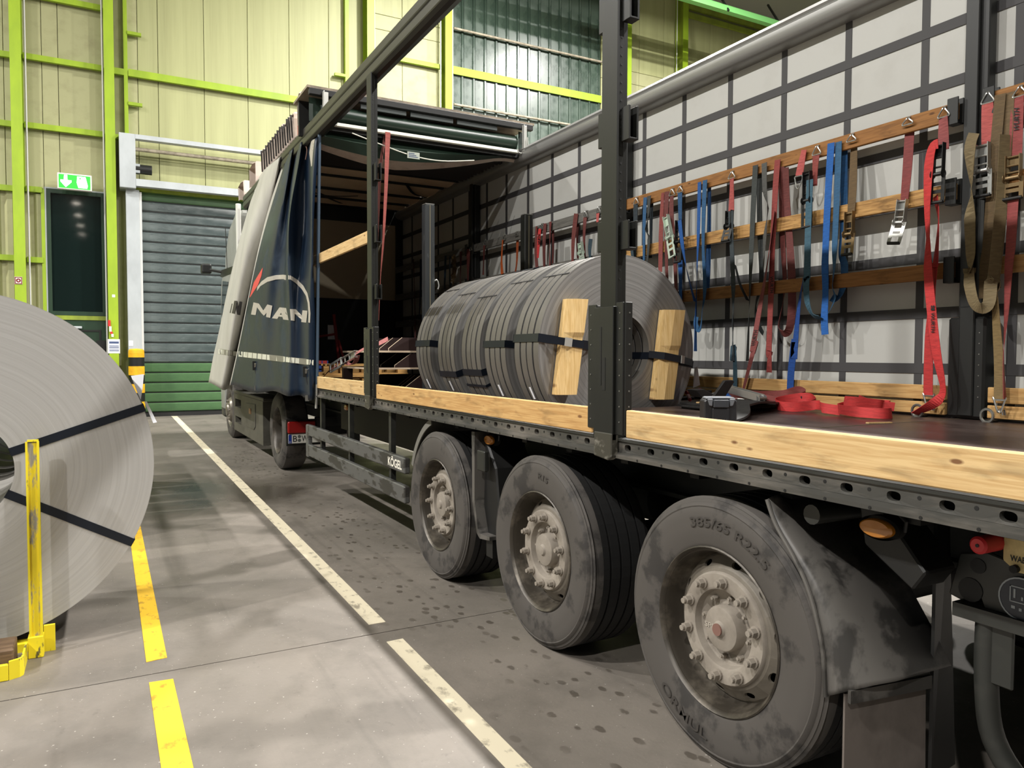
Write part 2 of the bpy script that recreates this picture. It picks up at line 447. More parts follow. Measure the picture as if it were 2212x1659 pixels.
def column(x, w, y, z1, cond=None, label='', m=GREEN, depth=0.38):
    t = thing('steel_column', (x, y, 0), label, 'column', 'green wall columns', 'structure')
    B(x - w / 2, x + w / 2, y, y + 0.018, 0, z1).build('flange', m, t)
    B(x - w / 2, x + w / 2, y + depth - 0.018, y + depth, 0, z1).build('flange', m, t)
    B(x - 0.008, x + 0.008, y + 0.018, y + depth - 0.018, 0, z1).build('web', GREEN_DULL, t)  # duller green puts the recess shade into the web's colour
    for dx in (cond or []):
        MB().cyl((x + dx, y + 0.2, 0.2), (x + dx, y + 0.2, z1), 0.018, 8).build('conduit', WHITE if abs(dx) > w / 2 else STEELPIPE, t, smooth=True)
    return t
CY = WY - 0.40
column(-1.55, 0.21, CY, 14, [0.16], 'green steel column with a small red and white sign, beside the window')
column(0.21, 0.20, CY, 14, [-0.13], 'green steel column between the exit door and the roller shutter')
column(6.28, 0.20, CY, 14, [0.16], 'green steel column with thin white conduit above the trailer roof rail')
column(8.50, 0.21, CY, 14, [-0.16, 0.2], 'bright green steel column at the edge of the dark plastic sheeting')
column(14.68, 0.16, CY, 14, None, 'green steel column at the far edge of the dark plastic sheeting')
column(16.96, 0.22, CY, 14, [-0.2], 'green steel column rising behind the aluminium trailer roof rail')
for xf, w, z0, lab in ((0.55, 0.08, 5.2, 'slim green frame post standing above the roller shutter box'), (5.72, 0.10, 5.2, 'slim green frame post beside the column above the trailer')):
    t = thing('frame_post', (xf, WY - 0.12, z0), lab, 'post', kind='structure')
    B(xf - w / 2, xf + w / 2, WY - 0.14, WY - 0.002, z0, 14).build('post_profile', GREEN, t)
    for z in ((8.80, 7.2) if xf < 1 else (8.72, 7.1)):
        a, c = (xf + w / 2, xf + 0.33) if xf < 1 else (xf - 0.33, xf - w / 2)
        B(a, c, WY - 0.16, WY - 0.06, z, z + 0.07).build('bracket', GREEN, t)
def purlin(x0, x1, z0, z1, lab, m=GREEN):
    o = MB().prism([(WY - 0.14, z1), (WY - 0.002, z1), (WY - 0.002, z1 - 0.012), (WY - 0.128, z1 - 0.012), (WY - 0.128, z0 + 0.012), (WY - 0.05, z0 + 0.012), (WY - 0.05, z0), (WY - 0.14, z0)], 'X', x0, x1).build('wall_rail', m)
    prop(o, lab, 'wall rail', 'green horizontal wall rails', 'structure')
purlin(0.60, 5.66, 7.86, 8.02, 'green horizontal wall rail above the roller shutter box')
purlin(6.40, 8.36, 9.42, 9.54, 'green horizontal wall rail between the two columns above the trailer')
purlin(-1.44, 0.10, 7.88, 8.0, 'green horizontal wall rail high over the exit sign')
purlin(-1.44, 0.10, 6.40, 6.52, 'green horizontal wall rail next above the exit sign')
purlin(-1.44, 0.10, 9.22, 9.34, 'topmost green horizontal wall rail over the exit sign')
purlin(0.31, 0.51, 7.86, 8.0, 'short green wall rail joining column and frame post, upper')
purlin(0.31, 0.51, 6.38, 6.5, 'short green wall rail joining column and frame post, lower')
for z, w_ in ((7.85, 'topmost'), (6.38, 'second highest'), (5.0, 'third highest'), (3.5, 'lowest')):
    purlin(-4, -1.66, z, z + 0.12, '%s of four green wall rails beyond the column with the red sign' % w_)
for z, w_ in ((5.02, 'upper'), (3.48, 'lower')):
    purlin(-1.44, -1.13, z, z + 0.12, '%s of two short green wall rails beside the window frame' % w_)
for z, w_ in ((13.03, 'upper'), (12.75, 'lower')):
    purlin(17.08, 26, z, z + 0.16, '%s of two dull green beams under the hall roof behind the trailer rail' % w_, GREEN_DULL)
t = thing('overhead_pipe_beam', (18, 17, 11.7), 'light green beam and pipe under the roof above the trailer rail', 'beam', kind='structure')
LG = mat('light_green_paint', (120, 190, 110), 0.5)
B(11, 25, 16.9, 17.02, 11.68, 11.84).build('beam', LG, t)
MB().cyl((11, 17.3, 11.95), (25, 17.3, 11.95), 0.13, 12).build('pipe', LG, t, smooth=True)
for x in (14.2, 16.4, 18.6):
    MB().bar((x, 16.85, 11.66), (x + 0.1, 17.5, 12.6), 0.05, 0.05).build('hanger', BLACKM, t)

# plastic sheet field
win2 = thing('window_2', ((SX0 + SX1) / 2, WY, SZ0), 'dark green corrugated plastic sheeting let into the wall', 'window', kind='structure')
B(SX0, SX1, WY + 0.08, WY + 0.12, SZ0, SZ1).build('backing', mat('night_outside', (10, 12, 12), 0.9), win2)
n = 14; pw = (SX1 - SX0) / n
for i in range(n):
    a = SX0 + i * pw
    MB().prism([(a + 0.004, WY + 0.05), (a + 0.004, WY + 0.075), (a + pw - 0.004, WY + 0.075), (a + pw - 0.004, WY + 0.05), (a + pw - 0.03, WY + 0.05), (a + pw - 0.04, WY + 0.01), (a + pw - 0.09, WY + 0.01), (a + pw - 0.10, WY + 0.05)], 'Z', SZ0, SZ1).build('sheet', SHEET, win2)
B(SX0, SX1, WY - 0.03, WY + 0.005, 9.40, 9.62).build('cross_beam', GREEN, win2)
for z in (10.65, 8.54):
    MB().cyl((SX0, WY - 0.06, z), (SX1, WY - 0.06, z), 0.035, 10).build('pipe', STEELPIPE, win2, smooth=True)

# window and side door
win1 = thing('window_1', (-0.49, WY, 2.3), 'tall dark glazed window beneath the green exit sign', 'window', kind='structure')
fx0, fx1, fz0, fz1 = -1.06, 0.08, 2.34, 5.13
m = MB()
for (a, c, d, e) in ((fx0, fx0 + 0.08, fz0, fz1), (fx1 - 0.08, fx1, fz0, fz1), (fx0 + 0.08, fx1 - 0.08, fz1 - 0.09, fz1), (fx0 + 0.08, fx1 - 0.08, fz0, fz0 + 0.09)):
    m.box(a, c, WY - 0.12, WY - 0.02, d, e)
m.build('window_frame', DKGREEN, win1)
m = MB()
for (a, c, d, e) in ((fx0 - 0.03, fx0, fz0, fz1 + 0.03), (fx1, fx1 + 0.02, fz0, fz1 + 0.03), (fx0, fx1, fz1, fz1 + 0.03)):
    m.box(a, c, WY - 0.11, WY - 0.03, d, e)
m.build('trim', LGREY, win1)
B(fx0 + 0.08, fx1 - 0.08, WY - 0.06, WY - 0.04, fz0 + 0.09, fz1 - 0.09).build('pane', GLASS, win1)
B(fx0 - 0.05, fx1 + 0.02, WY - 0.12, WY, 2.24, 2.335).build('transom', GREEN_DULL, win1)
B(fx0 - 0.10, fx0 - 0.032, WY - 0.12, WY, 0.0, 5.1).build('frame_upright', GREEN, win1)
door2 = thing('door_2', (-0.49, WY, 0), 'dark green metal side door below the tall window', 'door', kind='structure')
B(fx0, fx1, WY - 0.10, WY, 0, 2.235).build('door_leaf', DKGREEN, door2)
m = MB()
for (a, c, d, e) in ((fx0 + 0.12, fx1 - 0.12, 1.98, 2.02), (fx0 + 0.12, fx0 + 0.16, 0.2, 1.98), (fx1 - 0.16, fx1 - 0.12, 0.2, 1.98)): m.box(a, c, WY - 0.112, WY - 0.1, d, e)
m.build('door_moulding', BLACKM, door2)
B(-0.75, -0.42, WY - 0.15, WY - 0.1, 2.05, 2.10).build('door_closer', LGREY, door2)
B(-0.14, 0.05, WY - 0.18, WY - 0.1, 1.35, 1.78).build('lock_case', BLACKM, door2)

# roller shutter
door1 = thing('door_1', (3.2, WY, 0), 'roller shutter with green and clear slats behind the lorry cab', 'door', kind='structure')
sh = 0.2355; z = 0.085; k = 0
BAR = mat('shutter_seal', (30, 30, 30), 0.6)
B(DX0, DX1, WY - 0.16, WY - 0.08, 0.0, 0.085).build('bottom_seal', BAR, door1)
while z < 5.2:
    mm = SLATGREEN if (k < 5 or z > 4.95) else SLATCLEAR
    MB().prism([(WY - 0.10, z + 0.022), (WY - 0.120, z + 0.04), (WY - 0.124, z + sh * 0.5), (WY - 0.120, z + sh - 0.025), (WY - 0.10, z + sh - 0.004), (WY - 0.08, z + sh - 0.004), (WY - 0.08, z + 0.022)], 'X', DX0, DX1).build('slat', mm, door1, smooth=True)
    MB().prism([(WY - 0.10, z), (WY - 0.10, z + 0.022), (WY - 0.085, z + 0.022), (WY - 0.085, z)], 'X', DX0, DX1).build('hinge_strip', BLACK, door1)
    z += sh; k += 1
for x0, x1 in ((0.50, 0.78), (5.6, 5.88)):
    B(x0, x1, WY - 0.34, WY, 0, 5.24).build('guide_post', LGREY, door1, bevel=0.01)
    B(x1 - 0.0, x1 + 0.05, WY - 0.3, WY - 0.16, 0, 5.2).build('guide_lip', WHITE if x0 < 1 else LGREY, door1) if x0 < 1 else None
box = thing('shutter_box', (3.1, WY - 0.4, 5.24), 'light grey open box frame carrying the roller shutter shaft', 'shutter box', kind='structure')
y0, y1 = WY - 0.5, WY
B(0.38, 0.71, y0, y1, 5.24, 6.46).build('end_plate', LGREY, box, bevel=0.008)
B(0.71, 6.2, y0, y1 - 0.3, 6.36, 6.46).build('top_rail', LGREY, box)
B(0.71, 6.2, y0, y1 - 0.3, 5.30, 5.46).build('bottom_rail', LGREY, box)
B(0.71, 6.2, y1 - 0.3, y1 - 0.13, 5.24, 5.34).build('rear_rail', GREEN_DULL, box)
MB().cyl((0.71, y0 + 0.2, 6.17), (6.2, y0 + 0.2, 6.17), 0.045, 14).build('shaft', STEELPIPE, box, smooth=True)
MB().cyl((0.71, y0 + 0.2, 5.72), (1.05, y0 + 0.2, 5.72), 0.11, 16).build('motor', BLACKM, box, smooth=True)
B(0.712, 0.80, y0 + 0.1, y0 + 0.3, 5.62, 5.82).build('gearbox', LGREY, box)

# bollard
bol = thing('bollard', (0.65, 19.0, 0), 'yellow and black striped steel bollard at the shutter guide', 'bollard')
YB = mat('bollard_yellow', (232, 178, 28), 0.45, rgb2=(190, 130, 30), scale=(8, 8, 8), amt=0.5)
z = 0; i = 0
while z < 1.5:
    z2 = min(z + 0.2, 1.5)
    MB().cyl((0.65, 19.0, z), (0.65, 19.0, z2), 0.165, 24).build('band', [BLACKM, YB][(i + 0) % 2], bol, smooth=True); z = z2; i += 1
MB().lathe((0.65, 19.0, 1.5), (0, 0, 1), [(0, 0.165), (0.06, 0.16), (0.09, 0.13), (0.1, 0.0)], 24).build('cap', YB, bol, smooth=True)

# exit sign
s = thing('exit_sign', (-0.5, WY - 0.45, 5.1), 'lit green emergency exit sign with white arrow above the window', 'sign')
ey = WY - 0.42
B(-0.83, -0.17, ey, ey + 0.12, 5.09, 5.44).build('housing', WHITE, s, bevel=0.01)
B(-0.80, -0.20, ey - 0.006, ey, 5.12, 5.41).build('face', mat('exit_green', (30, 190, 40), 0.5, emit=2.2), s)
EW = mat('exit_white', (230, 255, 245), 0.5, emit=4.0)
MB().prism([(-0.70, 5.40), (-0.64, 5.40), (-0.635, 5.29), (-0.56, 5.29), (-0.56, 5.25), (-0.67, 5.135), (-0.77, 5.25), (-0.77, 5.29), (-0.705, 5.29)], 'Y', ey - 0.010, ey - 0.006).build('arrow', EW, s)
MB().prism([(-0.45, 5.39), (-0.29, 5.39), (-0.27, 5.30), (-0.25, 5.20), (-0.26, 5.14), (-0.43, 5.14), (-0.46, 5.25)], 'Y', ey - 0.010, ey - 0.006).build('door_pictogram', EW, s)
MB().lathe((-0.395, ey - 0.010, 5.345), (0, -1, 0), [(0, 0.0), (0.003, 0.0), (0.003, 0.018), (0, 0.018)], 12).build('figure_head', mat('exit_green_dot', (30, 190, 40), 0.5, emit=1.5), s)
# small signs and papers
B(-0.6, -0.4, ey + 0.12, WY, 5.2, 5.32).build('wall_bracket', LGREY, s)
s = thing('hose_sign', (-1.6, CY, 2.97), 'small white sign with dark red ring on green column', 'sign')
B(-1.655, -1.515, CY - 0.008, CY, 2.97, 3.13).build('plate', WHITE, s)
DR = mat('sign_dark_red', (120, 20, 20), 0.5)
m = MB()
for (a, c, d, e) in ((-1.65, -1.52, 3.11, 3.125), (-1.65, -1.52, 2.975, 2.99), (-1.65, -1.635, 2.99, 3.11), (-1.535, -1.52, 2.99, 3.11)): m.box(a, c, CY - 0.011, CY - 0.008, d, e)
m.build('border', DR, s)
MB().lathe((-1.585, CY - 0.008, 3.05), (0, -1, 0), [(0, 0.018), (0.003, 0.018), (0.003, 0.043), (0, 0.043)], 20).build('ring', DR, s)
s = thing('notice', (0.21, CY, 1.5), 'white printed notice sheet taped to green column', 'notice')
B(0.09, 0.33, CY - 0.004, CY, 1.49, 1.81).build('sheet', PAPER, s)
for z, h in ((1.71, 0.05), (1.645, 0.02), (1.61, 0.02), (1.575, 0.012), (1.54, 0.02)):
    B(0.115, 0.31, CY - 0.006, CY - 0.004, z, z + h).build('printed_line', INK, s)
prop(B(0.19, 0.25, CY - 0.003, CY, 2.76, 2.82).build('sticker', PAPER), 'small blank white sticker on green column above the notice', 'sticker')
s = thing('barrier_tape', (0.1, CY - 0.05, 1.85), 'hanging red and white barrier tape beside the side door', 'tape')
RED = mat('signal_red', (200, 40, 36), 0.5)
for i, (z0, z1) in enumerate(((2.10, 2.24), (1.98, 2.10), (1.93, 1.98), (1.86, 1.93))):
    B(0.10 + 0.02 * i, 0.15 + 0.02 * i, CY - 0.03, CY - 0.02, z0, z1).build('tape_piece', [RED, WHITE][i % 2], s)
o = MB()
o.box(0.515, 0.60, WY - 0.346, WY - 0.341, 1.66, 1.78); prop(o.build('label_sticker', PAPER), 'torn white label sticker on the grey shutter guide', 'sticker')

# rest of the hall shell
def shell(name, bx, m, lab, cat):
    prop(B(*bx).build(name, m), lab, cat, kind='structure')
SHELLM = mat('dark_grey_cladding', (74, 78, 78), 0.8)
shell('wall_left', (-14.3, -14, -46, WY + 0.3, 0, 14), SHELLM, 'plain grey side wall of the hall beyond the steel coils', 'wall')
shell('wall_right', (26, 26.3, -46, WY + 0.3, 0, 14), SHELLM, 'plain grey side wall of the hall beyond the trailer', 'wall')
shell('wall_front', (-14, 26, -46.3, -46, 0, 14), SHELLM, 'plain grey end wall far behind the trailer tail', 'wall')
shell('ceiling', (-14, 26, -46, WY + 0.3, 13.35, 13.55), ROOFGREY, 'grey metal deck roof of the hall', 'ceiling')

# high bay lamps
LENS = mat('lamp_lens', (255, 244, 226), 0.4, emit=30.0)
HOUS = mat('lamp_housing', (60, 62, 64), 0.5)
proto = None
for i, (x, y) in enumerate(LAMPS + FAR_LAMPS):
    if proto is None:
        t = thing('high_bay_lamp', (x, y, LAMP_Z), 'round high bay lamp hanging from the hall roof', 'lamp', 'high bay lamps')
        MB().lathe((x, y, LAMP_Z), (0, 0, 1), [(0.0, 0.30), (0.10, 0.30), (0.22, 0.12), (0.4, 0.10), (0.4, 0.0)], 24).build('housing', HOUS, t, smooth=True)
        MB().lathe((x, y, LAMP_Z + 0.04), (0, 0, 1), [(0, 0.0), (0, 0.285), (0.01, 0.285)], 24).build('lens', LENS, t)
        MB().cyl((x, y, LAMP_Z + 0.4), (x, y, 13.35), 0.012, 6).build('suspension_rod', BLACKM, t)
        proto = t
    else: t = copy_tree(proto, (x - LAMPS[0][0], y - LAMPS[0][1], 0))
    if i >= len(LAMPS): continue
    ld = bpy.data.lights.new('lamp_light', 'AREA'); ld.shape = 'DISK'; ld.size = 0.42; ld.energy = LAMP_W; ld.color = LAMP_COL
    lo = bpy.data.objects.new('lamp_light', ld); COL.objects.link(lo); lo.location = (x, y, LAMP_Z - 0.02)
# ------------------------------------------------------------------ trailer
TRL = thing('semi_trailer', (3.15, 5.2, 0), 'open curtain sided semi trailer with wooden side boards and black posts', 'trailer')
XN, XF = 1.90, 4.42          # near outer face, far tarpaulin
DECK = 1.12
YB, YF = -1.7, 12.1
PNT = mat('black_chassis_paint', (40, 41, 38), 0.42, rgb2=(66, 64, 58), scale=(7, 2.2, 9), amt=0.55, rough2=0.6, lo=0.5, hi=0.72)
PNT_DIRTY = mat('dusty_black_paint', (58, 57, 53), 0.55, rgb2=(112, 106, 98), scale=(5, 2, 12), amt=0.7, lo=0.48, hi=0.66)
POSTP = mat('olive_black_post_paint', (21, 22, 19), 0.45, spec=0.35, rgb2=(40, 40, 34), scale=(16, 16, 5), amt=0.4, lo=0.55, hi=0.75)
DARK = mat('underbody_black', (16, 16, 15), 0.75)
ALU = mat('aluminium_rail', (150, 150, 148), 0.42, metal=0.45, rgb2=(120, 118, 112), scale=(3, 0.4, 30), amt=0.5)
RAILDK = mat('dark_roof_rail', (34, 33, 30), 0.4, rgb2=(60, 57, 51), scale=(5, 0.8, 12), amt=0.6)
DECKM = mat('film_faced_deck', (60, 47, 43), 0.34, rgb2=(118, 104, 100), scale=(2.2, 0.9, 1), amt=0.75, rough2=0.6, lo=0.42, hi=0.7, bump=0.05)  # paler second tone puts the deck's sheen into the colour
TARP = mat('grey_tarpaulin', (180, 180, 175), 0.5, rgb2=(164, 162, 156), scale=(2.5, 2.5, 2.5), amt=0.5, lo=0.5, hi=0.75)
STRAPDK = mat('dark_tarpaulin_webbing', (62, 61, 62), 0.65)

# deck and understructure
for bx in ((2.02, 2.60, YB, YF), (3.70, 4.36, YB, YF), (2.60, 3.70, YB, 4.12), (2.60, 3.70, 6.52, YF)):
    B(bx[0], bx[1], bx[2], bx[3], DECK - 0.035, DECK).build('deck_panel', DECKM, TRL, origin=V((0, 0, 0)))
for y in (0.35, 2.55, 6.9): B(2.02, 4.36, y, y + 0.012, DECK, DECK + 0.0015).build('deck_joint', mat('deck_joint', (96, 86, 70), 0.6), TRL)
for x in (2.62, 3.56):
    x += -0.16 if x < 3 else 0.16
    m = MB(); m.box(x, x + 0.13, YB, YF, 1.06, 1.08); m.box(x + 0.055, x + 0.075, YB, YF, 0.80, 1.06); m.box(x, x + 0.13, YB, YF, 0.78, 0.80)
    m.build('chassis_beam', PNT, TRL)
y = YB + 0.3
while y < YF:
    if 4.0 < y < 6.6:
        B(2.02, 2.58, y, y + 0.05, 1.0, 1.085).build('cross_member', DARK, TRL); B(3.72, 4.34, y, y + 0.05, 1.0, 1.085).build('cross_member', DARK, TRL)
    else: B(2.02, 4.34, y, y + 0.05, 1.0, 1.085).build('cross_member', DARK, TRL)
    y += 0.45
# side raves with punched holes
def holed(m, y0, y1, z0, z1, cy, cz, ry, rz, X, n=16):
    """flat cell with an oval hole, thickness shown by a short rim"""
    out = []; inn = []
    for i in range(n):
        q = 2 * math.pi * (i + 0.5) / n
        c, s_ = math.cos(q), math.sin(q)
        e = 0.75
        px_ = cy + ry * math.copysign(abs(c) ** e, c); pz = cz + rz * math.copysign(abs(s_) ** e, s_)
        inn.append((px_, pz))
        k = min((y1 - cy) / c if c > 1e-6 else 1e9, (y0 - cy) / c if c < -1e-6 else 1e9, (z1 - cz) / s_ if s_ > 1e-6 else 1e9, (z0 - cz) / s_ if s_ < -1e-6 else 1e9)
        out.append((cy + c * k, cz + s_ * k))
    # corners: snap the nearest outer vertex
    for cyy, czz in ((y0, z0), (y0, z1), (y1, z0), (y1, z1)):
        j = min(range(n), key=lambda i: (out[i][0] - cyy) ** 2 + (out[i][1] - czz) ** 2); out[j] = (cyy, czz)
    vs = [(X(z), y, z) for y, z in out] + [(X(z), y, z) for y, z in inn] + [(X(z) + 0.02, y, z) for y, z in inn]
    fs = [(i, (i + 1) % n, n + (i + 1) % n, n + i) for i in range(n)] + [(n + i, n + (i + 1) % n, 2 * n + (i + 1) % n, 2 * n + i) for i in range(n)]
    m.add(vs, fs)
m = MB()
Xf = lambda z: 1.912 if z > 1.075 else 1.912 - (1.075 - z) * 0.8
y = 1.01 - 0.15 * 18
segs = []
while y < YF:
    c = y; a, b2 = y - 0.075, y + 0.075
    holed(m, a, b2, 1.0725, 1.118, c, 1.093, 0.021, 0.0135, Xf)
    m.add([(1.912, a, 1.0725), (1.912, b2, 1.0725), (1.888, b2, 1.060), (1.888, a, 1.060), (1.888, a, 1.047), (1.888, b2, 1.047), (1.95, a, 1.047), (1.95, b2, 1.047)], [(0, 1, 2, 3), (3, 2, 5, 4), (4, 5, 7, 6)])
    y += 0.15
o = m.build('side_rave', PNT_DIRTY, TRL)
m = MB(); y = 1.085 - 0.15 * 18
while y < YF:
    if abs((y - 2.62) % 3.27) > 0.2:
        m.lathe((1.9115, y, 1.10), (-1, 0, 0), [(0, 0.0), (0.0012, 0.0), (0.0012, 0.006), (0, 0.006)], 8)
        m.lathe((1.8875, y - 0.02, 1.0535), (-1, 0, 0), [(0, 0.0), (0.0012, 0.0), (0.0012, 0.005), (0, 0.005)], 8)
    y += 0.15
m.build('rivet_hole', BLACK, TRL)['kind'] = 'stuff'
B(1.96, 2.02, YB, YF, 1.03, 1.14).build('rave_web', DARK, TRL)
B(1.905, 2.02, YB, YF, 1.118, 1.128).build('rave_top', PNT, TRL)
B(4.34, 4.44, YB, YF, 1.03, 1.135).build('far_rave', PNT, TRL)

# posts
def pocket(x0, x1, y0, y1, z0, z1, mm, p):
    # U shaped, open at the top
    t = 0.009
    MB().prism([(x0, z1), (x0, z0), (x1, z0), (x1, z1), (x1 - t, z1), (x1 - t, z0 + t), (x0 + t, z0 + t), (x0 + t, z1)], 'Y', y0, y1).build('lath_pocket', mm, p, bevel=0.002)
RIV = mat('bright_rivet', (150, 150, 145), 0.35, metal=0.8)
def near_post(Y):
    """Y: centre of the front box"""
    p = part_empty('side_post', (1.95, Y, 1.04), TRL)
    y0, y1 = Y - 0.06, Y + 0.06
    B(1.895, 1.930, y0, y1, 1.12, 3.72).build('post_box', POSTP, p, bevel=0.006)
    B(1.930, 1.952, y0 + 0.012, y1 - 0.012, 1.12, 3.72).build('post_rear_box', POSTP, p)
    m = MB(); z = 1.8
    while z < 3.68:
        m.lathe((1.9125, y0, z), (0, -1, 0), [(0, 0.0), (0.0015, 0.0), (0.0015, 0.005), (0, 0.005)], 8); z += 0.037
    m.build('lock_hole', BLACK, p)['kind'] = 'stuff'
    for z0, z1 in ((2.87, 3.02), (2.38, 2.53), (1.93, 2.06)):
        pocket(1.915, 1.97, y1 + 0.002, y1 + 0.05, z0, z1, POSTP, p)
        pocket(1.912, 1.962, y0 - 0.055, y0 - 0.002, z0 - 0.01, z1 - 0.02, POSTP, p)
    # lower sleeve with flanges
    m = MB()
    m.box(1.886, 1.893, y0 - 0.06, y0 - 0.010, 1.145, 1.70); m.box(1.886, 1.893, y1 + 0.010, y1 + 0.075, 1.16, 1.70)
    m.box(1.872, 1.894, y0 - 0.010, y1 + 0.010, 1.12, 1.685)
    m.box(1.893, 1.93, y0 - 0.068, y0 - 0.058, 1.145, 1.70)
    m.box(1.893, 1.95, y1 + 0.070, y1 + 0.075, 1.145, 1.70)
    m.build('post_sleeve', mat('black_sleeve_paint', (24, 25, 23), 0.42, rgb2=(44, 43, 40), scale=(12, 12, 6), amt=0.5, lo=0.52, hi=0.75), p, bevel=0.004)
    m = MB()
    for k in range(8):
        z = 1.20 + 0.065 * k
        for yy in (y0 - 0.04, y1 + 0.05): m.lathe((1.885, yy, z), (-1, 0, 0), [(0, 0.004), (0.002, 0.003), (0.0025, 0.0)], 6)
        m.lathe((1.914, y0 - 0.068, z), (0, -1, 0), [(0, 0.004), (0.002, 0.003), (0.0025, 0.0)], 6)
    m.build('rivet', RIV, p)['kind'] = 'stuff'
    B(1.8705, 1.8725, Y - 0.018, Y + 0.006, 1.33, 1.47).build('latch_slot', BLACK, p)
    B(1.8705, 1.8725, Y + 0.012, Y + 0.022, 1.35, 1.60).build('latch_seam', BLACK, p)
    m = MB(); m.prism([(y0 - 0.01, 1.15), (y1 + 0.0, 1.15), (y1 - 0.0, 1.045), (y0 + 0.02, 1.035), (y0 - 0.01, 1.05)], 'X', 1.868, 1.905)
    m.build('post_shoe', mat('worn_shoe_paint', (58, 56, 48), 0.5, rgb2=(138, 134, 124), scale=(10, 10, 14), amt=0.8, lo=0.5, hi=0.62), p, bevel=0.004)
    return p
P1 = near_post(2.635)
for dy in (3.27, 6.54):
    p = P1.copy(); COL.objects.link(p); p.parent = TRL; p.location = P1.location + V((0, dy, 0)); WPOS[p] = WPOS[P1] + V((0, dy, 0))
    for ch in P1.children:
        c = ch.copy(); COL.objects.link(c); c.parent = p; WPOS[c] = WPOS[ch] + V((0, dy, 0))
def far_post(Y):
    p = part_empty('far_side_post', (4.36, Y, 1.12), TRL)
    B(4.33, 4.40, Y - 0.065, Y + 0.065, 1.3, 3.74).build('post_box', BLACKM, p, bevel=0.006)
    B(4.305, 4.33, Y - 0.02, Y + 0.055, 1.7, 3.74).build('post_ridge', BLACKM, p, bevel=0.004)
    B(4.29, 4.40, Y - 0.105, Y + 0.105, 1.13, 1.70).build('post_sleeve', BLACKM, p, bevel=0.012)
    B(4.278, 4.29, Y - 0.05, Y + 0.035, 1.14, 1.76).build('post_lever', BLACKM, p, bevel=0.006)
    for z in (2.80, 2.345, 1.90):
        pocket(4.27, 4.33, Y + 0.066, Y + 0.13, z, z + 0.15, BLACKM, p)
        pocket(4.27, 4.33, Y - 0.13, Y - 0.066, z, z + 0.15, BLACKM, p)
    m = MB()
    for k in range(7): m.lathe((4.29, Y - 0.075, 1.25 + 0.06 * k), (-1, 0, 0), [(0, 0.004), (0.002, 0.003), (0.0025, 0.0)], 6)
    m.build('rivet', RIV, p)['kind'] = 'stuff'
    return p
for Y in (2.52, 5.80, 9.07): far_post(Y)

# roof rails
m = MB(); m.prism([(1.90, 3.71), (1.90, 3.775), (1.915, 3.785), (1.90, 3.80), (1.90, 3.866), (1.93, 3.90), (2.03, 3.90), (2.03, 3.72), (1.97, 3.69), (1.93, 3.69)], 'Y', YB, YF)
m.build('roof_rail', RAILDK, TRL, smooth=False, bevel=0.005)
m = MB(); m.prism([(4.42, 3.90), (4.33, 3.895), (4.305, 3.862), (4.315, 3.845), (4.29, 3.82), (4.288, 3.77), (4.305, 3.735), (4.34, 3.715), (4.42, 3.71)], 'Y', YB, YF)
m.build('roof_rail', ALU, TRL, smooth=True)

# far tarpaulin with its webbing grid
B(4.421, 4.427, YB, YF + 0.02, 1.05, 3.76).build('far_tarpaulin', TARP, TRL, origin=V((0, 0, 0)))
y = 2.885 - 0.541 * 8
while y < YF:
    B(4.4175, 4.421, y - 0.025, y + 0.025, 1.06, 3.74).build('tarpaulin_webbing', STRAPDK, TRL); y += 0.541
z = 3.432
while z > 1.3:
    B(4.4150, 4.4185, YB, YF, z - 0.031, z + 0.031).build('tarpaulin_webbing', STRAPDK, TRL); z -= 0.338

# front bulkhead
m = B(1.96, 4.36, YF - 0.08, YF, 1.12, 2.38); m.build('bulkhead', mat('black_bulkhead', (12, 12, 13), 0.6), TRL)
B(1.96, 4.36, YF - 0.09, YF, 2.38, 3.62).build('bulkhead_panel', mat('beige_bulkhead', (176, 164, 140), 0.6), TRL)
B(1.96, 4.36, YF - 0.12, YF, 3.62, 3.93).build('bulkhead_header', BLACKM, TRL)
for x in (1.96, 4.30): B(x, x + 0.115, YF - 0.14, YF - 0.005, 1.12, 3.75).build('corner_post', BLACKM, TRL)

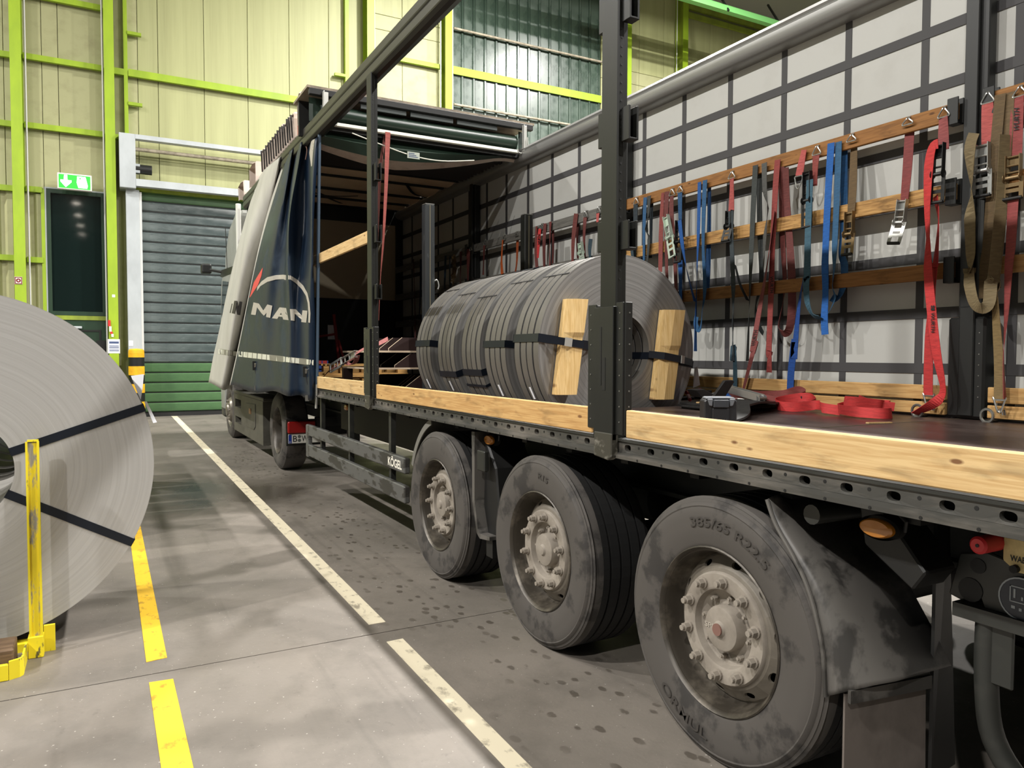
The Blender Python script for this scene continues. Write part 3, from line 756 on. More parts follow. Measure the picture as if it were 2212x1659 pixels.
# ------------------------------------------------------------------ wheels
TYRE = mat('dusty_tyre_rubber', (74, 70, 66), 0.75, rgb2=(34, 32, 31), scale=(5, 5, 5), amt=0.75, lo=0.52, hi=0.6, bump=0.05)
TREAD = mat('dark_tread', (26, 26, 26), 0.6)
RIM = mat('rusty_steel_rim', (62, 57, 50), 0.42, metal=0.35, rgb2=(120, 112, 100), scale=(7, 7, 7), amt=0.6, lo=0.48, hi=0.66)
HUB = mat('dusty_hub', (146, 138, 127), 0.75, rgb2=(108, 100, 90), scale=(9, 9, 9), amt=0.6)
def trailer_wheel(cx, cy, cz, side=-1):
    """outer face towards -X when side == -1"""
    w = part_empty('wheel', (cx, cy, cz), TRL)
    ax = (-side, 0, 0)     # inward
    o = V((cx, cy, cz))
    RO = cz - 0.003
    prof = [(0.012, 0.293), (0.004, 0.300), (0.0, 0.315), (-0.006, 0.34), (-0.012, 0.38), (-0.010, 0.405), (-0.012, 0.425), (-0.006, 0.445), (-0.008, 0.450), (0.0, 0.462), (0.004, 0.464), (0.008, 0.474), (0.012, 0.474), (0.018, 0.484), (0.03, RO - 0.008), (0.045, RO - 0.002), (0.065, RO)]
    MB().lathe(o, ax, prof, 72).build('tyre_sidewall', TYRE, w, smooth=True, origin=o)
    tp = [(0.065, RO)]
    for k in range(4):
        a = 0.10 + 0.058 * k
        tp += [(a, RO), (a, RO - 0.012), (a + 0.012, RO - 0.012), (a + 0.012, RO)]
    tp += [(0.32, RO), (0.345, RO - 0.01), (0.36, 0.44), (0.35, 0.30)]
    MB().lathe(o, ax, tp, 60).build('tyre_tread', TREAD, w, origin=o)
    rp = [(0.30, 0.285), (0.012, 0.285), (0.010, 0.302), (0.0, 0.303), (-0.004, 0.298), (0.004, 0.290), (0.014, 0.285), (0.03, 0.281), (0.06, 0.276), (0.09, 0.268), (0.098, 0.262)]
    MB().lathe(o, ax, rp, 60).build('rim', RIM, w, smooth=True, origin=o)
    # disc with hand holes
    n = 60; m = MB(); vs = []; fs = []
    MB_ = m
    m.lathe(o, ax, [(0.096, 0.266), (0.087, 0.259)], 60); m.lathe(o, ax, [(0.054, 0.217), (0.046, 0.19)], 60)
    t = V(ax); a = t.orthogonal().normalized(); b = t.cross(a)
    for i in range(10):
        q0 = 2 * math.pi * i / 10; q1 = 2 * math.pi * (i + 1) / 10
        def P(q, r, h): return o + t * h + a * (r * math.cos(q)) + b * (r * math.sin(q))
        hh = lambda r: 0.087 + (0.054 - 0.087) * (0.259 - r) / 0.042
        hole = [(q0 + (q1 - q0) * (0.5 + 0.15 * math.cos(u)), 0.2385 + 0.0125 * math.sin(u)) for u in [2 * math.pi * k / 12 for k in range(12)]]
        outer = []
        for k in range(12):
            u = 2 * math.pi * k / 12; c, s_ = math.cos(u), math.sin(u)
            kk = min(0.5 / abs(c) if abs(c) > 1e-6 else 9, 0.5 / abs(s_) if abs(s_) > 1e-6 else 9)
            outer.append((q0 + (q1 - q0) * (0.5 + c * kk), 0.238 + 0.042 * s_ * kk))
        for qq, rr in ((0, 0), (0, 1), (1, 0), (1, 1)):
            Q, RR = (q0, q1)[qq], (0.217, 0.259)[rr]
            j = min(range(12), key=lambda k: ((outer[k][0] - Q) * 0.24) ** 2 + (outer[k][1] - RR) ** 2); outer[j] = (Q, RR)
        vs = [P(q, r, hh(r)) for q, r in outer] + [P(q, r, hh(r)) for q, r in hole] + [P(q, r, hh(r) + 0.012) for q, r in hole]
        m.add(vs, [(k, (k + 1) % 12, 12 + (k + 1) % 12, 12 + k) for k in range(12)] + [(12 + k, 12 + (k + 1) % 12, 24 + (k + 1) % 12, 24 + k) for k in range(12)])
    m.build('wheel_disc', mat('dusty_wheel_disc', (112, 105, 94), 0.6, rgb2=(76, 70, 62), scale=(9, 9, 9), amt=0.5), w, smooth=True, origin=o)
    MB().lathe(o, ax, [(0.14, 0.27), (0.14, 0.0)], 40).build('brake_drum', DARK, w, origin=o)
    MB().lathe(o, ax, [(0.058, 0.206), (0.043, 0.204), (0.036, 0.198), (0.036, 0.150), (0.040, 0.142), (0.068, 0.136), (0.085, 0.10), (0.08, 0.083)], 48).build('hub_flange', HUB, w, smooth=True, origin=o)
    MB().lathe(o, ax, [(0.09, 0.083), (0.042, 0.083), (0.033, 0.079), (0.030, 0.072), (0.028, 0.03), (0.025, 0.027), (0.019, 0.022), (0.018, 0.0)], 36).build('hub_cap', HUB, w, smooth=True, origin=o)
    nut0 = None
    for i in range(10):
        q = 2 * math.pi * (i + 0.35) / 10
        p = o + t * 0.036 + a * (0.1725 * math.cos(q)) + b * (0.1725 * math.sin(q))
        if nut0 is None:
            m = MB(); m.cyl(p, p - t * 0.008, 0.022, 14); m.cyl(p - t * 0.008, p - t * 0.030, 0.0165, 6); m.cyl(p - t * 0.030, p - t * 0.042, 0.0105, 10)
            nut0 = m.build('wheel_nut', HUB, w, origin=p); np0 = p
        else: copy_obj(nut0, w, p - np0)
    b0 = None
    for i in range(8):
        q = 2 * math.pi * (i + 0.2) / 8
        p = o + t * 0.078 + a * (0.112 * math.cos(q)) + b * (0.112 * math.sin(q))
        if b0 is None:
            m = MB(); m.cyl(p, p - t * 0.02, 0.010, 6); m.cyl(p - t * 0.02, p - t * 0.028, 0.006, 8); b0 = m.build('hub_bolt', HUB, w, origin=p); bp0 = p
        else: copy_obj(b0, w, p - bp0)
    return w
def copy_part(p, delta, rot=None):
    c = p.copy(); COL.objects.link(c); c.parent = TRL; c.location = p.location + V(delta); WPOS[c] = WPOS[p] + V(delta)
    if rot: c.rotation_euler = rot
    for ch in p.children:
        d = ch.copy(); COL.objects.link(d); d.parent = c; WPOS[d] = WPOS[ch] + V(delta)
    return c
WC = (1.925, 2.01, 0.485)
w3 = trailer_wheel(*WC)
w2 = copy_part(w3, (0, 1.253, 0), (R(37), 0, 0)); w1 = copy_part(w3, (0, 2.58, 0), (R(14), 0, 0))
for dy in (0, 1.253, 2.58): copy_part(w3, (4.38 - 1.925, dy, 0), (0, 0, math.pi))
for y in (2.01, 3.263, 4.59): MB().cyl((2.3, y, 0.5), (4.0, y, 0.5), 0.07, 14).build('axle', DARK, TRL, smooth=True)
# raised tyre lettering on the rearmost and middle wheels
def arc_text(w, s, a_mid, r, hgt, span, up=True):
    vs, fs = text2d(s, 0.02)
    o = WPOS[w]; out = []
    for u, v in vs:
        ang = a_mid - span * (u - 0.5); rr = r + hgt * (v - 0.5)
        if not up: ang = a_mid + span * (u - 0.5); rr = r - hgt * (v - 0.5)
        out.append(V((o.x - 0.0155, o.y - math.cos(ang) * rr, o.z + math.sin(ang) * rr)))
    ob = MB().add(out, fs).build('tyre_lettering', mat('worn_tyre_lettering', (58, 54, 50), 0.8), w)
    ob.matrix_parent_inverse = Matrix.Rotation(-w.rotation_euler.x, 4, 'X')
arc_text(w3, '385/65 R22.5', R(78), 0.392, 0.036, R(58))
arc_text(w3, 'ORMUL', R(-112), 0.39, 0.04, R(40), False)
arc_text(w2, 'R15', R(80), 0.39, 0.03, R(14))
MB().cyl((1.925 + 0.020, 2.01, 0.485), (1.925 + 0.013, 2.01, 0.485), 0.022, 16).build('hub_cap_plug', mat('brown_plug', (120, 88, 78), 0.7), w3)
lettering('SPE', [V((1.952, 2.085, 0.475)), V((1.952, 2.032, 0.475)), V((1.952, 2.032, 0.495)), V((1.952, 2.085, 0.495))], 'hub_lettering', mat('embossed_grey', (170, 162, 150), 0.7), w3, 0.01)

# mudguards
MUD = mat('dusty_plastic_mudguard', (92, 89, 85), 0.45, rgb2=(38, 37, 35), scale=(4, 7, 3), amt=0.8, lo=0.46, hi=0.54)
MUDK = mat('black_plastic_mudguard', (13, 13, 12), 0.55, rgb2=(24, 23, 21), scale=(5, 5, 5), amt=0.5)
def mudguard(yc, a0, a1, r, x0, x1, name='mudguard', lip=True, mm=MUD):
    m = MB(); n = 18
    zc = 0.50
    pr = [(x0, r - 0.02), (x0 - 0.0, r + 0.02), (x0 + 0.04, r + 0.05), (x1, r + 0.05), (x1, r + 0.042), (x0 + 0.045, r + 0.042), (x0 + 0.008, r + 0.015), (x0 + 0.008, r - 0.02)]
    vs = []; P = len(pr)
    for i in range(n + 1):
        q = R(a0 + (a1 - a0) * i / n)
        for x, rr in pr: vs.append((x, yc + rr * math.cos(q), zc + rr * math.sin(q)))
    fs = [(i * P + j, i * P + (j + 1) % P, (i + 1) * P + (j + 1) % P, (i + 1) * P + j) for i in range(n) for j in range(P)]
    fs += [tuple(range(P)), tuple(n * P + j for j in range(P))]
    return m.add(vs, fs).build(name, mm, TRL, smooth=True)
def swept_fender():
    """broad guard behind the rear wheel: outer lip and skin curving inwards"""
    lip = [(1657, 1079), (1676, 1133), (1713, 1200), (1743, 1264), (1765, 1338), (1778, 1413), (1783, 1505)]
    edg = [(1690, 1070), (1740, 1140), (1790, 1205), (1835, 1270), (1872, 1340), (1904, 1405), (1935, 1472)]
    A = smooth_path([onx(*p, 1.918) for p in lip], 5); E = smooth_path([onx(*p, 2.06) for p in edg], 5)
    n = len(A); m = MB(); vs = []
    for a, e in zip(A, E):
        out = V((0, -0.5, 0.35)) * (a - e).length * 0.28
        vs += [a, a.lerp(e, 0.25) + out * 0.6 + V((-0.012, 0, 0)), a.lerp(e, 0.6) + out + V((-0.01, 0, 0)), e, V((2.32, e.y - 0.01, e.z))]
    m.add(vs, [(i * 5 + j, i * 5 + j + 1, i * 5 + 6 + j, i * 5 + 5 + j) for i in range(n - 1) for j in range(4)])
    o = m.build('mudguard', MUD, TRL, smooth=True)
    sd = o.modifiers.new('thickness', 'SOLIDIFY'); sd.thickness = 0.006
    MB().tube(A, 0.007, 8).build('mudguard_edge', MUD, TRL, smooth=True)
swept_fender()
# apron that hangs from the rear mudguard
fa, fb = onx(1826, 1500, 1.95), onx(2000, 1466, 2.25)
fl = MB(); fl.add([fa, fb, V((fb.x + 0.01, fb.y, 0.14)), V((fa.x, fa.y, 0.14))], [(0, 1, 2, 3)])
o = fl.build('mud_flap', mat('dusty_mud_flap', (104, 96, 90), 0.7, rgb2=(66, 60, 55), scale=(6, 6, 4), amt=0.6), TRL); o.modifiers.new('thickness', 'SOLIDIFY').thickness = 0.008
up = V((0, 0, 0.02)); off = V((-0.004, -0.012, 0))
fl = MB(); fl.add([fa + up + off, fb + up + off, fb - up + off, fa - up + off], [(0, 1, 2, 3)])
o = fl.build('flap_clamp_strip', MUD, TRL); o.modifiers.new('thickness', 'SOLIDIFY').thickness = 0.012
fl = MB(); fl.add([(2.26, 1.40, 0.15), (2.26, 1.40, 0.98), (2.42, 1.46, 0.98), (2.42, 1.42, 0.15)], [(0, 1, 2, 3)])
o = fl.build('inner_apron', MUDK, TRL); o.modifiers.new('thickness', 'SOLIDIFY').thickness = 0.01
MB().prism([(1.52, 1.02), (1.44, 1.02), (1.30, 0.86), (1.34, 0.80), (1.50, 0.90)], 'X', 2.05, 2.2).build('mudguard_bracket', MUDK, TRL, bevel=0.006)
MB().cyl((1.97, 1.63, 0.975), (2.35, 1.63, 0.975), 0.032, 14).build('mudguard_tube', PNT, TRL, smooth=True)
# guard between first and second wheel, guard before the first wheel
m = MB(); m.prism([(4.07, 1.02), (4.06, 0.60), (4.0, 0.42), (3.96, 0.395), (3.83, 0.41), (3.83, 0.43), (3.96, 0.425), (3.985, 0.45), (4.03, 0.61), (4.03, 1.02)], 'X', 1.935, 2.28)
m.build('mudguard', MUD, TRL)
m = MB(); m.prism([(4.0, 0.995), (3.86, 0.82), (3.79, 0.43), (3.96, 0.41), (4.02, 0.58)], 'X', 1.99, 2.24); m.build('mudguard_core', MUDK, TRL, bevel=0.01)
B(1.96, 2.1, 3.84, 3.92, 0.30, 0.42).build('mudguard_stop', MUDK, TRL)
B(1.925, 1.955, 3.88, 3.98, 0.80, 0.92).build('mudguard_clip', PNT, TRL, bevel=0.006)
mudguard(4.515, 20, 72, 0.555, 1.925, 2.28, mm=mat('pale_mudguard_rim', (110, 108, 102), 0.5))
# side underrun guard
SG = mat('flaking_grey_guard', (84, 84, 82), 0.5, rgb2=(46, 44, 40), scale=(5, 3.2, 9), amt=0.9, lo=0.50, hi=0.54)
for z0, z1 in ((0.62, 0.735), (0.405, 0.53)):
    MB().prism([(1.885, z0), (1.885, z1), (1.93, z1), (1.93, z0)], 'Y', 5.09, 8.0).build('underrun_rail', SG, TRL, bevel=0.008)
B(1.885, 1.93, 7.98, 8.09, 0.385, 0.735).build('underrun_end_plate', SG, TRL, bevel=0.01)
for y in (5.5, 6.6, 7.6):
    B(1.93, 1.97, y, y + 0.05, 0.42, 1.05).build('underrun_stay', PNT, TRL)
lettering('KÖGEL', [V((1.8835, 5.44, 0.642)), V((1.8835, 5.14, 0.642)), V((1.8835, 5.14, 0.722)), V((1.8835, 5.44, 0.722))], 'guard_lettering', mat('white_lettering', (222, 218, 206), 0.6), TRL, 0.03)
# lamps and fittings below the rave
AMB = mat('amber_lens', (158, 98, 22), 0.25, spec=0.8)
def marker(y, x, z, tilt=0):
    m = MB()
    m.lathe((x, y, z), (-1, 0, 0), [(0, 0.0), (0.0, 1.0), (0.012, 0.98), (0.018, 0.85), (0.022, 0.0)], 24)
    for i in range(len(m.v)): m.v[i] = V((m.v[i].x, y + (m.v[i].y - y) * 0.055, z + (m.v[i].z - z) * 0.028))
    o = m.build('marker_lamp', AMB, TRL, smooth=True)
    m = MB(); m.lathe((x + 0.014, y, z), (-1, 0, 0), [(-0.02, 0.0), (-0.02, 1.0), (0.012, 1.0)], 24)
    for i in range(len(m.v)): m.v[i] = V((m.v[i].x, y + (m.v[i].y - y) * 0.066, z + (m.v[i].z - z) * 0.036))
    m.build('marker_lamp_base', MUDK, TRL, smooth=True)
    MB().tube([(x + 0.02, y - 0.05, z + 0.05), (x + 0.02, y - 0.075, z + 0.03), (x + 0.02, y - 0.07, z)], 0.006, 6).build('marker_lamp_cable', MUDK, TRL)
marker(1.41, 1.99, 0.975); marker(3.93, 1.99, 0.98); marker(6.89, 1.99, 0.985)
MB().cyl((2.06, 1.165, 0.97), (2.16, 1.165, 0.97), 0.024, 18).build('brake_knob', mat('brake_knob_red', (190, 40, 44), 0.5), TRL, smooth=True, bevel=0.006)
MB().cyl((2.058, 1.165, 0.97), (2.0601, 1.165, 0.97), 0.005, 8).build('knob_centre', BLACK, TRL)
KP = mat('valve_plate_yellow', (206, 186, 128), 0.55, rgb2=(150, 132, 90), scale=(20, 20, 20), amt=0.5)
m = MB(); m.prism([(1.145, 1.03), (0.98, 1.03), (0.98, 0.90), (1.11, 0.90), (1.145, 0.925)], 'X', 2.145, 2.155); m.build('valve_plate', KP, TRL, bevel=0.003)
lettering('WABCO', [V((2.1435, 1.125, 0.928)), V((2.1435, 1.06, 0.928)), V((2.1435, 1.06, 0.945)), V((2.1435, 1.125, 0.945))], 'plate_lettering', BLACK, TRL, 0.02)
MB().cyl((2.13, 1.11, 0.91), (2.145, 1.11, 0.91), 0.011, 10).build('plate_screw', DARK, TRL)
m = MB(); m.prism([(1.30, 0.90), (1.22, 0.92), (1.0, 0.88), (0.95, 0.72), (1.22, 0.74), (1.24, 0.79), (1.29, 0.76), (1.33, 0.77)], 'X', 2.21, 2.225)
m.build('valve_bracket', PNT, TRL, bevel=0.004)
for (y, z, r) in ((1.265, 0.80, 0.035), (1.245, 0.875, 0.022)): MB().cyl((2.207, y, z), (2.2095, y, z), r, 16).build('bracket_hole', BLACK, TRL)
m = MB(); m.cyl((2.195, 1.12, 0.815), (2.208, 1.12, 0.815), 0.06, 28); m.build('round_plate', mat('blue_black_plate', (34, 40, 52), 0.4), TRL, smooth=True)
m = MB(); m.lathe((2.1945, 1.12, 0.815), (-1, 0, 0), [(0, 0.056), (0.001, 0.056), (0.001, 0.060), (0, 0.060)], 28)
for (a, c, d, e) in ((1.15, 1.095, 0.845, 0.848), (1.15, 1.147, 0.805, 0.848), (1.15, 1.10, 0.803, 0.806), (1.10, 1.097, 0.803, 0.83), (1.14, 1.135, 0.815, 0.84), (1.12, 1.115, 0.812, 0.822), (1.145, 1.135, 0.785, 0.793), (1.125, 1.118, 0.782, 0.79)): m.box(2.1935, 2.1945, min(a, c), max(a, c), d, e)
m.build('round_plate_print', mat('pale_print', (150, 156, 160), 0.5), TRL)
m = MB(); m.tube(smooth_path([(2.22, 1.22, 0.75), (2.22, 1.22, 0.55), (2.23, 1.20, 0.38), (2.26, 1.12, 0.26), (2.3, 1.0, 0.2), (2.34, 0.85, 0.18)], 5), 0.032, 12)
m.build('support_leg', PNT, TRL, smooth=True)
B(2.20, 2.212, 1.14, 1.24, 0.55, 0.76).build('leg_plate', PNT, TRL, bevel=0.004)
B(2.18, 4.1, YB, 1.3, 0.72, 0.76).build('tail_frame', PNT, TRL)
# far landing gear, front deck beam
for x in (2.5, 3.7): B(x, x + 0.12, 8.55, 8.67, 0.35, 1.05).build('landing_leg', PNT, TRL)
B(2.3, 2.32, 5.6, 8.2, 0.66, 1.02).build('stowage_panel', mat('stowage_brown', (38, 34, 28), 0.7), TRL)

# air tanks and far side guards that close the view under the deck
for y in (2.35, 3.6, 5.4):
    MB().lathe((3.1, y, 0.58), (0, 1, 0), [(0, 0.0), (0.02, 0.12), (0.06, 0.16), (0.5, 0.16), (0.54, 0.12), (0.56, 0.0)], 20).build('air_tank', DARK, TRL, smooth=True)
for y in (3.72,): B(4.05, 4.36, y, y + 0.32, 0.42, 1.02).build('far_mudguard', MUDK, TRL, bevel=0.03)
B(4.36, 4.40, 5.1, 8.1, 0.40, 0.74).build('far_underrun_panel', PNT, TRL)
# ------------------------------------------------------------------ wooden side boards and laths (each can be lifted out)
PINE = wood('bright_pine', (212, 182, 132), (184, 146, 94), (104, 64, 36), 'Y', 0.5)
PINE2 = wood('weathered_pine', (202, 164, 108), (168, 124, 72), (110, 72, 42), 'Y', 0.5)
AMBERW = wood('amber_stained_lath', (152, 106, 58), (116, 76, 36), (84, 52, 26), 'Y', 0.4)
BURNT = wood('scorched_lath', (190, 148, 90), (112, 74, 36), (80, 48, 22), 'Y', 0.65)
GREYW = wood('grey_weathered_lath', (112, 110, 104), (78, 76, 72), (60, 58, 54), 'Y', 0.3)
def board(name, x0, x1, y0, y1, z0, z1, m, lab, group=None, cat='board', dz=0.0):
    o = MB().box(x0, x1, y0, y1, z0, z1)
    if dz:
        for i, p in enumerate(o.v):
            if p.y > (y0 + y1) / 2: p.z += dz
    o = o.build(name, m, None, bevel=0.004); prop(o, lab, cat, group); return o
board('side_board', 1.893, 1.922, -1.6, 2.50, 1.1375, 1.2525, PINE, 'pale pine side board on the deck edge behind the rear wheel, with dark knots', 'boards on the near deck edge')
board('side_board', 1.893, 1.922, 2.745, 5.74, 1.136, 1.250, PINE2, 'brownish pine side board on the deck edge beside the coils', 'boards on the near deck edge', dz=-0.006)
board('side_board', 1.893, 1.922, 6.06, 9.02, 1.138, 1.256, PINE, 'pale dented pine side board running from the second post into the bunched curtain', 'boards on the near deck edge')
board('lath', 1.928, 1.953, 6.02, 9.06, 2.40, 2.50, PINE, 'pale pine lath in the post pockets beside the bunched curtain', cat='lath')
LX0, LX1 = 4.285, 4.31
G = 'laths in the far side post pockets'
for y0, y1, ms, txt in ((2.60, 5.70, (AMBERW, BURNT, AMBERW), 'behind the lashing straps'), (-1.5, 2.42, (AMBERW, AMBERW, PINE2), 'beyond the black post with the brown straps'), (5.90, 8.98, (GREYW, GREYW, GREYW), 'behind the coils'), (9.17, 11.98, (GREYW, GREYW, GREYW), 'in the dark front of the trailer')):
    for (z0, z1), mm, lv in zip(((2.826, 2.924), (2.372, 2.470), (1.928, 2.022)), ms, ('upper', 'middle', 'lowest')):
        col = {AMBERW: 'amber stained', BURNT: 'scorched shiny', PINE2: 'pale', GREYW: 'grey weathered'}[mm]
        board('lath', LX0, LX1, y0, y1, z0, z1, mm, '%s wooden lath, %s of three, %s' % (col, lv, txt), G, 'lath')
for y0, y1, mm, txt in ((2.64, 5.68, PINE2, 'behind the red strap pile'), (-1.6, 2.40, PINE2, 'beyond the black post'), (5.93, 8.95, GREYW, 'behind the coils')):
    board('bottom_board', 4.30, 4.33, y0, y1, 1.136, 1.208, mm, 'lower of two wooden boards along the far deck edge, %s' % txt, 'boards on the far deck edge')
    board('bottom_board', 4.30, 4.33, y0, y1, 1.222, 1.308, mm, 'upper of two wooden boards along the far deck edge, %s' % txt, 'boards on the far deck edge')

# ------------------------------------------------------------------ folded sliding roof
PLEAT = mat('pale_roof_tarpaulin', (206, 192, 180), 0.6, rgb2=(150, 132, 118), scale=(6, 6, 4), amt=0.6, lo=0.5, hi=0.72)
PLEATIN = mat('roof_fold_and_gap_shade', (44, 40, 38), 0.8)  # dark folds, also the painted shade between pleats
UNDER = mat('beige_roof_underside', (222, 198, 168), 0.7, rgb2=(196, 168, 138), scale=(2, 2, 2), amt=0.5)
GTARP = mat('dark_green_tarpaulin', (36, 52, 42), 0.35, rgb2=(48, 66, 54), scale=(1.5, 3, 3), amt=0.5)
ROOFBLK = mat('roof_black_rubber', (22, 23, 22), 0.6)
SEAL = mat('white_rubber_seal', (240, 240, 226), 0.6)
RF = part_empty('sliding_roof', (3.15, 9.5, 3.85), TRL)
# pleats bunched at the near rail, running across the trailer
def pleat(y, h, lean, w, x0=1.90, x1=4.40, zb=3.90):
    m = MB()
    pr = [(y, zb), (y + lean - w * 0.5, zb + h * 0.9), (y + lean, zb + h), (y + lean + w * 0.5, zb + h * 0.9), (y + w, zb)]
    N = len(pr); X = [x0, x0 + 0.02, x1 - 0.02, x1]
    vs = []
    for xi, x in enumerate(X):
        for (yy, zz) in pr: vs.append((x, yy, zz if xi in (1, 2) else zz - 0.02))
    fs = [(i * N + j, i * N + j + 1, (i + 1) * N + j + 1, (i + 1) * N + j) for i in range(3) for j in range(N - 1)]
    m.add(vs, fs)
    m.build('roof_pleat', PLEAT, RF, smooth=False)
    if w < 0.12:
        MB().prism([(y + w + 0.004, zb), (y + w + lean * 0.85 - 0.006, zb + h * 0.93), (y + w + lean * 0.85 + 0.012, zb + h * 0.93), (y + w + 0.022, zb)], 'X', x0 - 0.014, x1).build('pleat_gap_shade', PLEATIN, RF)  # dark sheet added in place of the shade between pleats
random.seed(3)
y = 8.55
for i in range(14):
    pleat(y, 0.30 + 0.02 * random.uniform(-1, 1), 0.10 + random.uniform(-0.02, 0.02), 0.085); 
    y += 0.115 + 0.004 * i
pleat(8.22, 0.42, 0.12, 0.20)
pleat(11.0, 0.30, 0.26, 0.50); pleat(12.0, 0.24, 0.30, 0.50, 1.90)
B(1.98, 4.32, 8.3, 12.4, 3.905, 3.915).build('roof_sheet', UNDER, RF)
# bows seen from below and sagging panels between them
for y in (9.45, 9.95, 10.75, 11.35, 11.9):
    B(2.03, 4.29, y, y + 0.05, 3.832, 3.86).build('roof_bow', ROOFBLK, RF)
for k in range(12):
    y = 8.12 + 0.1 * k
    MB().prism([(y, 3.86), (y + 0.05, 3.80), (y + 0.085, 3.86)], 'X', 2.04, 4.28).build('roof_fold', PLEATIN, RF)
for y0, y1 in ((9.51, 9.95), (10.01, 10.75), (10.81, 11.35), (11.41, 11.9)):
    n = 6; m = MB(); vs = []
    for i in range(n + 1):
        t = i / n; z = 3.862 - 0.045 * math.sin(math.pi * t); yy = y0 + (y1 - y0) * t
        vs += [(2.04, yy, z), (4.28, yy, z)]
    m.add(vs, [(2 * i, 2 * i + 1, 2 * i + 3, 2 * i + 2) for i in range(n)]); m.build('roof_panel', UNDER, RF, smooth=True)
m = MB(); m.ribbon(smooth_path([(2.35, 10.3, 3.83), (2.6, 10.75, 3.78), (2.9, 10.9, 3.77), (3.3, 10.8, 3.79)], 5), [V((0, 1, 0))] * 16, 0.04, 0.004); m.build('roof_strap', ROOFBLK, RF)
m = MB(); m.ribbon(smooth_path([(2.75, 10.85, 3.78), (3.0, 11.1, 3.76), (3.25, 11.5, 3.8)], 5), [V((1, 0, 0))] * 11, 0.05, 0.004); m.build('roof_strap', ROOFBLK, RF)
m = MB(); m.ribbon(smooth_path([(3.7, 9.9, 3.84), (3.95, 10.25, 3.79), (4.25, 10.5, 3.8)], 5), [V((1, 0, 0))] * 11, 0.04, 0.004); m.build('roof_strap', ROOFBLK, RF)
# rear carriage (header), open towards the tail
HY = 7.72
HD = part_empty('roof_header', (3.15, HY, 3.8), TRL)
B(1.84, 4.48, HY, HY + 0.62, 4.165, 4.19).build('cap_plate', mat('header_cap', (150, 136, 116), 0.5, rgb2=(80, 74, 64), scale=(8, 8, 8), amt=0.6), HD)
B(1.86, 4.46, HY - 0.01, HY + 0.05, 4.10, 4.165).build('top_beam', ROOFBLK, HD, bevel=0.006)
B(1.86, 4.46, HY + 0.45, HY + 0.5, 3.80, 4.165).build('back_plate', ROOFBLK, HD)
for x in (2.4, 2.95, 3.5): B(x, x + 0.5, HY + 0.02, HY + 0.045, 4.045, 4.10).build('beam_plate', mat('header_dark_plate', (46, 54, 52), 0.5), HD)
n = 10; m = MB(); vs = []
for i in range(n + 1):
    q = R(-60 + 150 * i / n)
    yy = HY + 0.20 - 0.17 * math.cos(q); zz = 3.96 + 0.105 * math.sin(q)
    vs += [(2.10, yy, zz + 0.012), (2.7, yy + 0.012, zz), (3.4, yy, zz - 0.004), (4.28, yy, zz)]
m.add(vs, [(4 * i + j, 4 * i + j + 1, 4 * i + j + 5, 4 * i + j + 4) for i in range(n) for j in range(3)]); m.build('tarpaulin_roll', GTARP, HD, smooth=True)
MB().add([(1.88, HY + 0.1, 3.86), (2.10, HY + 0.1, 3.88), (2.10, HY + 0.1, 4.1), (1.88, HY + 0.1, 4.1)], [(0, 1, 2, 3)]).build('tarpaulin_end', GTARP, HD)
MB().add([(4.32, HY + 0.1, 3.86), (4.46, HY + 0.14, 3.88), (4.46, HY + 0.14, 4.1), (4.32, HY + 0.1, 4.1)], [(0, 1, 2, 3)]).build('tarpaulin_end', GTARP, HD)
B(2.12, 4.26, HY - 0.02, HY + 0.03, 3.815, 3.85).build('rubber_seal', SEAL, HD, bevel=0.004)
B(2.05, 4.30, HY + 0.03, HY + 0.12, 3.775, 3.815).build('seal_carrier', ROOFBLK, HD)
BRK = mat('galvanised_bracket', (190, 190, 184), 0.4, metal=0.5)
for x, s_ in ((2.02, 1), (4.34, -1)):
    m = MB(); m.box(x - 0.03, x + 0.03, HY - 0.02, HY - 0.008, 3.84, 4.14); m.box(x - 0.03, x - 0.02, HY - 0.06, HY - 0.02, 3.84, 4.14)
    m.build('guide_bracket', BRK, HD, bevel=0.003)
    m = MB(); m.tube(smooth_path([(x + 0.02, HY - 0.05, 4.0), (x + 0.02, HY - 0.05, 3.84), (x + 0.05 * s_, HY - 0.05, 3.81), (x + 0.10 * s_, HY - 0.05, 3.815), (x + 0.11 * s_, HY - 0.05, 3.85)], 4), 0.007, 6); m.build('guide_hook', BRK, HD, smooth=True)
# green tarpaulin sagging beneath the header with its pale hem
def sag(x): return 3.775 - 0.20 * max(0.0, 1 - abs((x - 2.75) / 1.35) ** 1.7)
n = 18; m = MB(); vs = []
for i in range(n + 1):
    x = 1.98 + (4.26 - 1.98) * i / n
    vs += [(x, HY + 0.12, 3.79), (x, HY + 0.06, (3.79 + sag(x)) / 2), (x, HY + 0.12, sag(x))]
m.add(vs, [(3 * i + j, 3 * i + j + 1, 3 * i + j + 4, 3 * i + j + 3) for i in range(n) for j in range(2)]); m.build('sagging_tarpaulin', GTARP, HD, smooth=True)
m = MB(); vs = []
for i in range(n + 1):
    x = 1.98 + (4.30 - 1.98) * i / n
    w = 0.03 + 0.16 * max(0, 1 - abs((x - 2.9) / 1.2))
    vs += [(x, HY + 0.12, sag(x)), (x, HY + 0.13 + w * 1.2, sag(x) - 0.02 - w * 0.12)]
m.add(vs, [(2 * i, 2 * i + 1, 2 * i + 3, 2 * i + 2) for i in range(n)]); m.build('pale_hem', PLEAT, HD, smooth=True)
pts = [ony(695, 328, HY), ony(740, 350, HY), ony(800, 375, HY), ony(890, 405, HY)]
MB().tube(smooth_path([V((2.30, HY, 3.77)), V((2.55, HY, 3.71)), V((2.95, HY, 3.625)), V((3.3, HY, 3.61)), V((3.7, HY, 3.665))], 5), 0.006, 6).build('pull_cord', SEAL, HD, smooth=True)
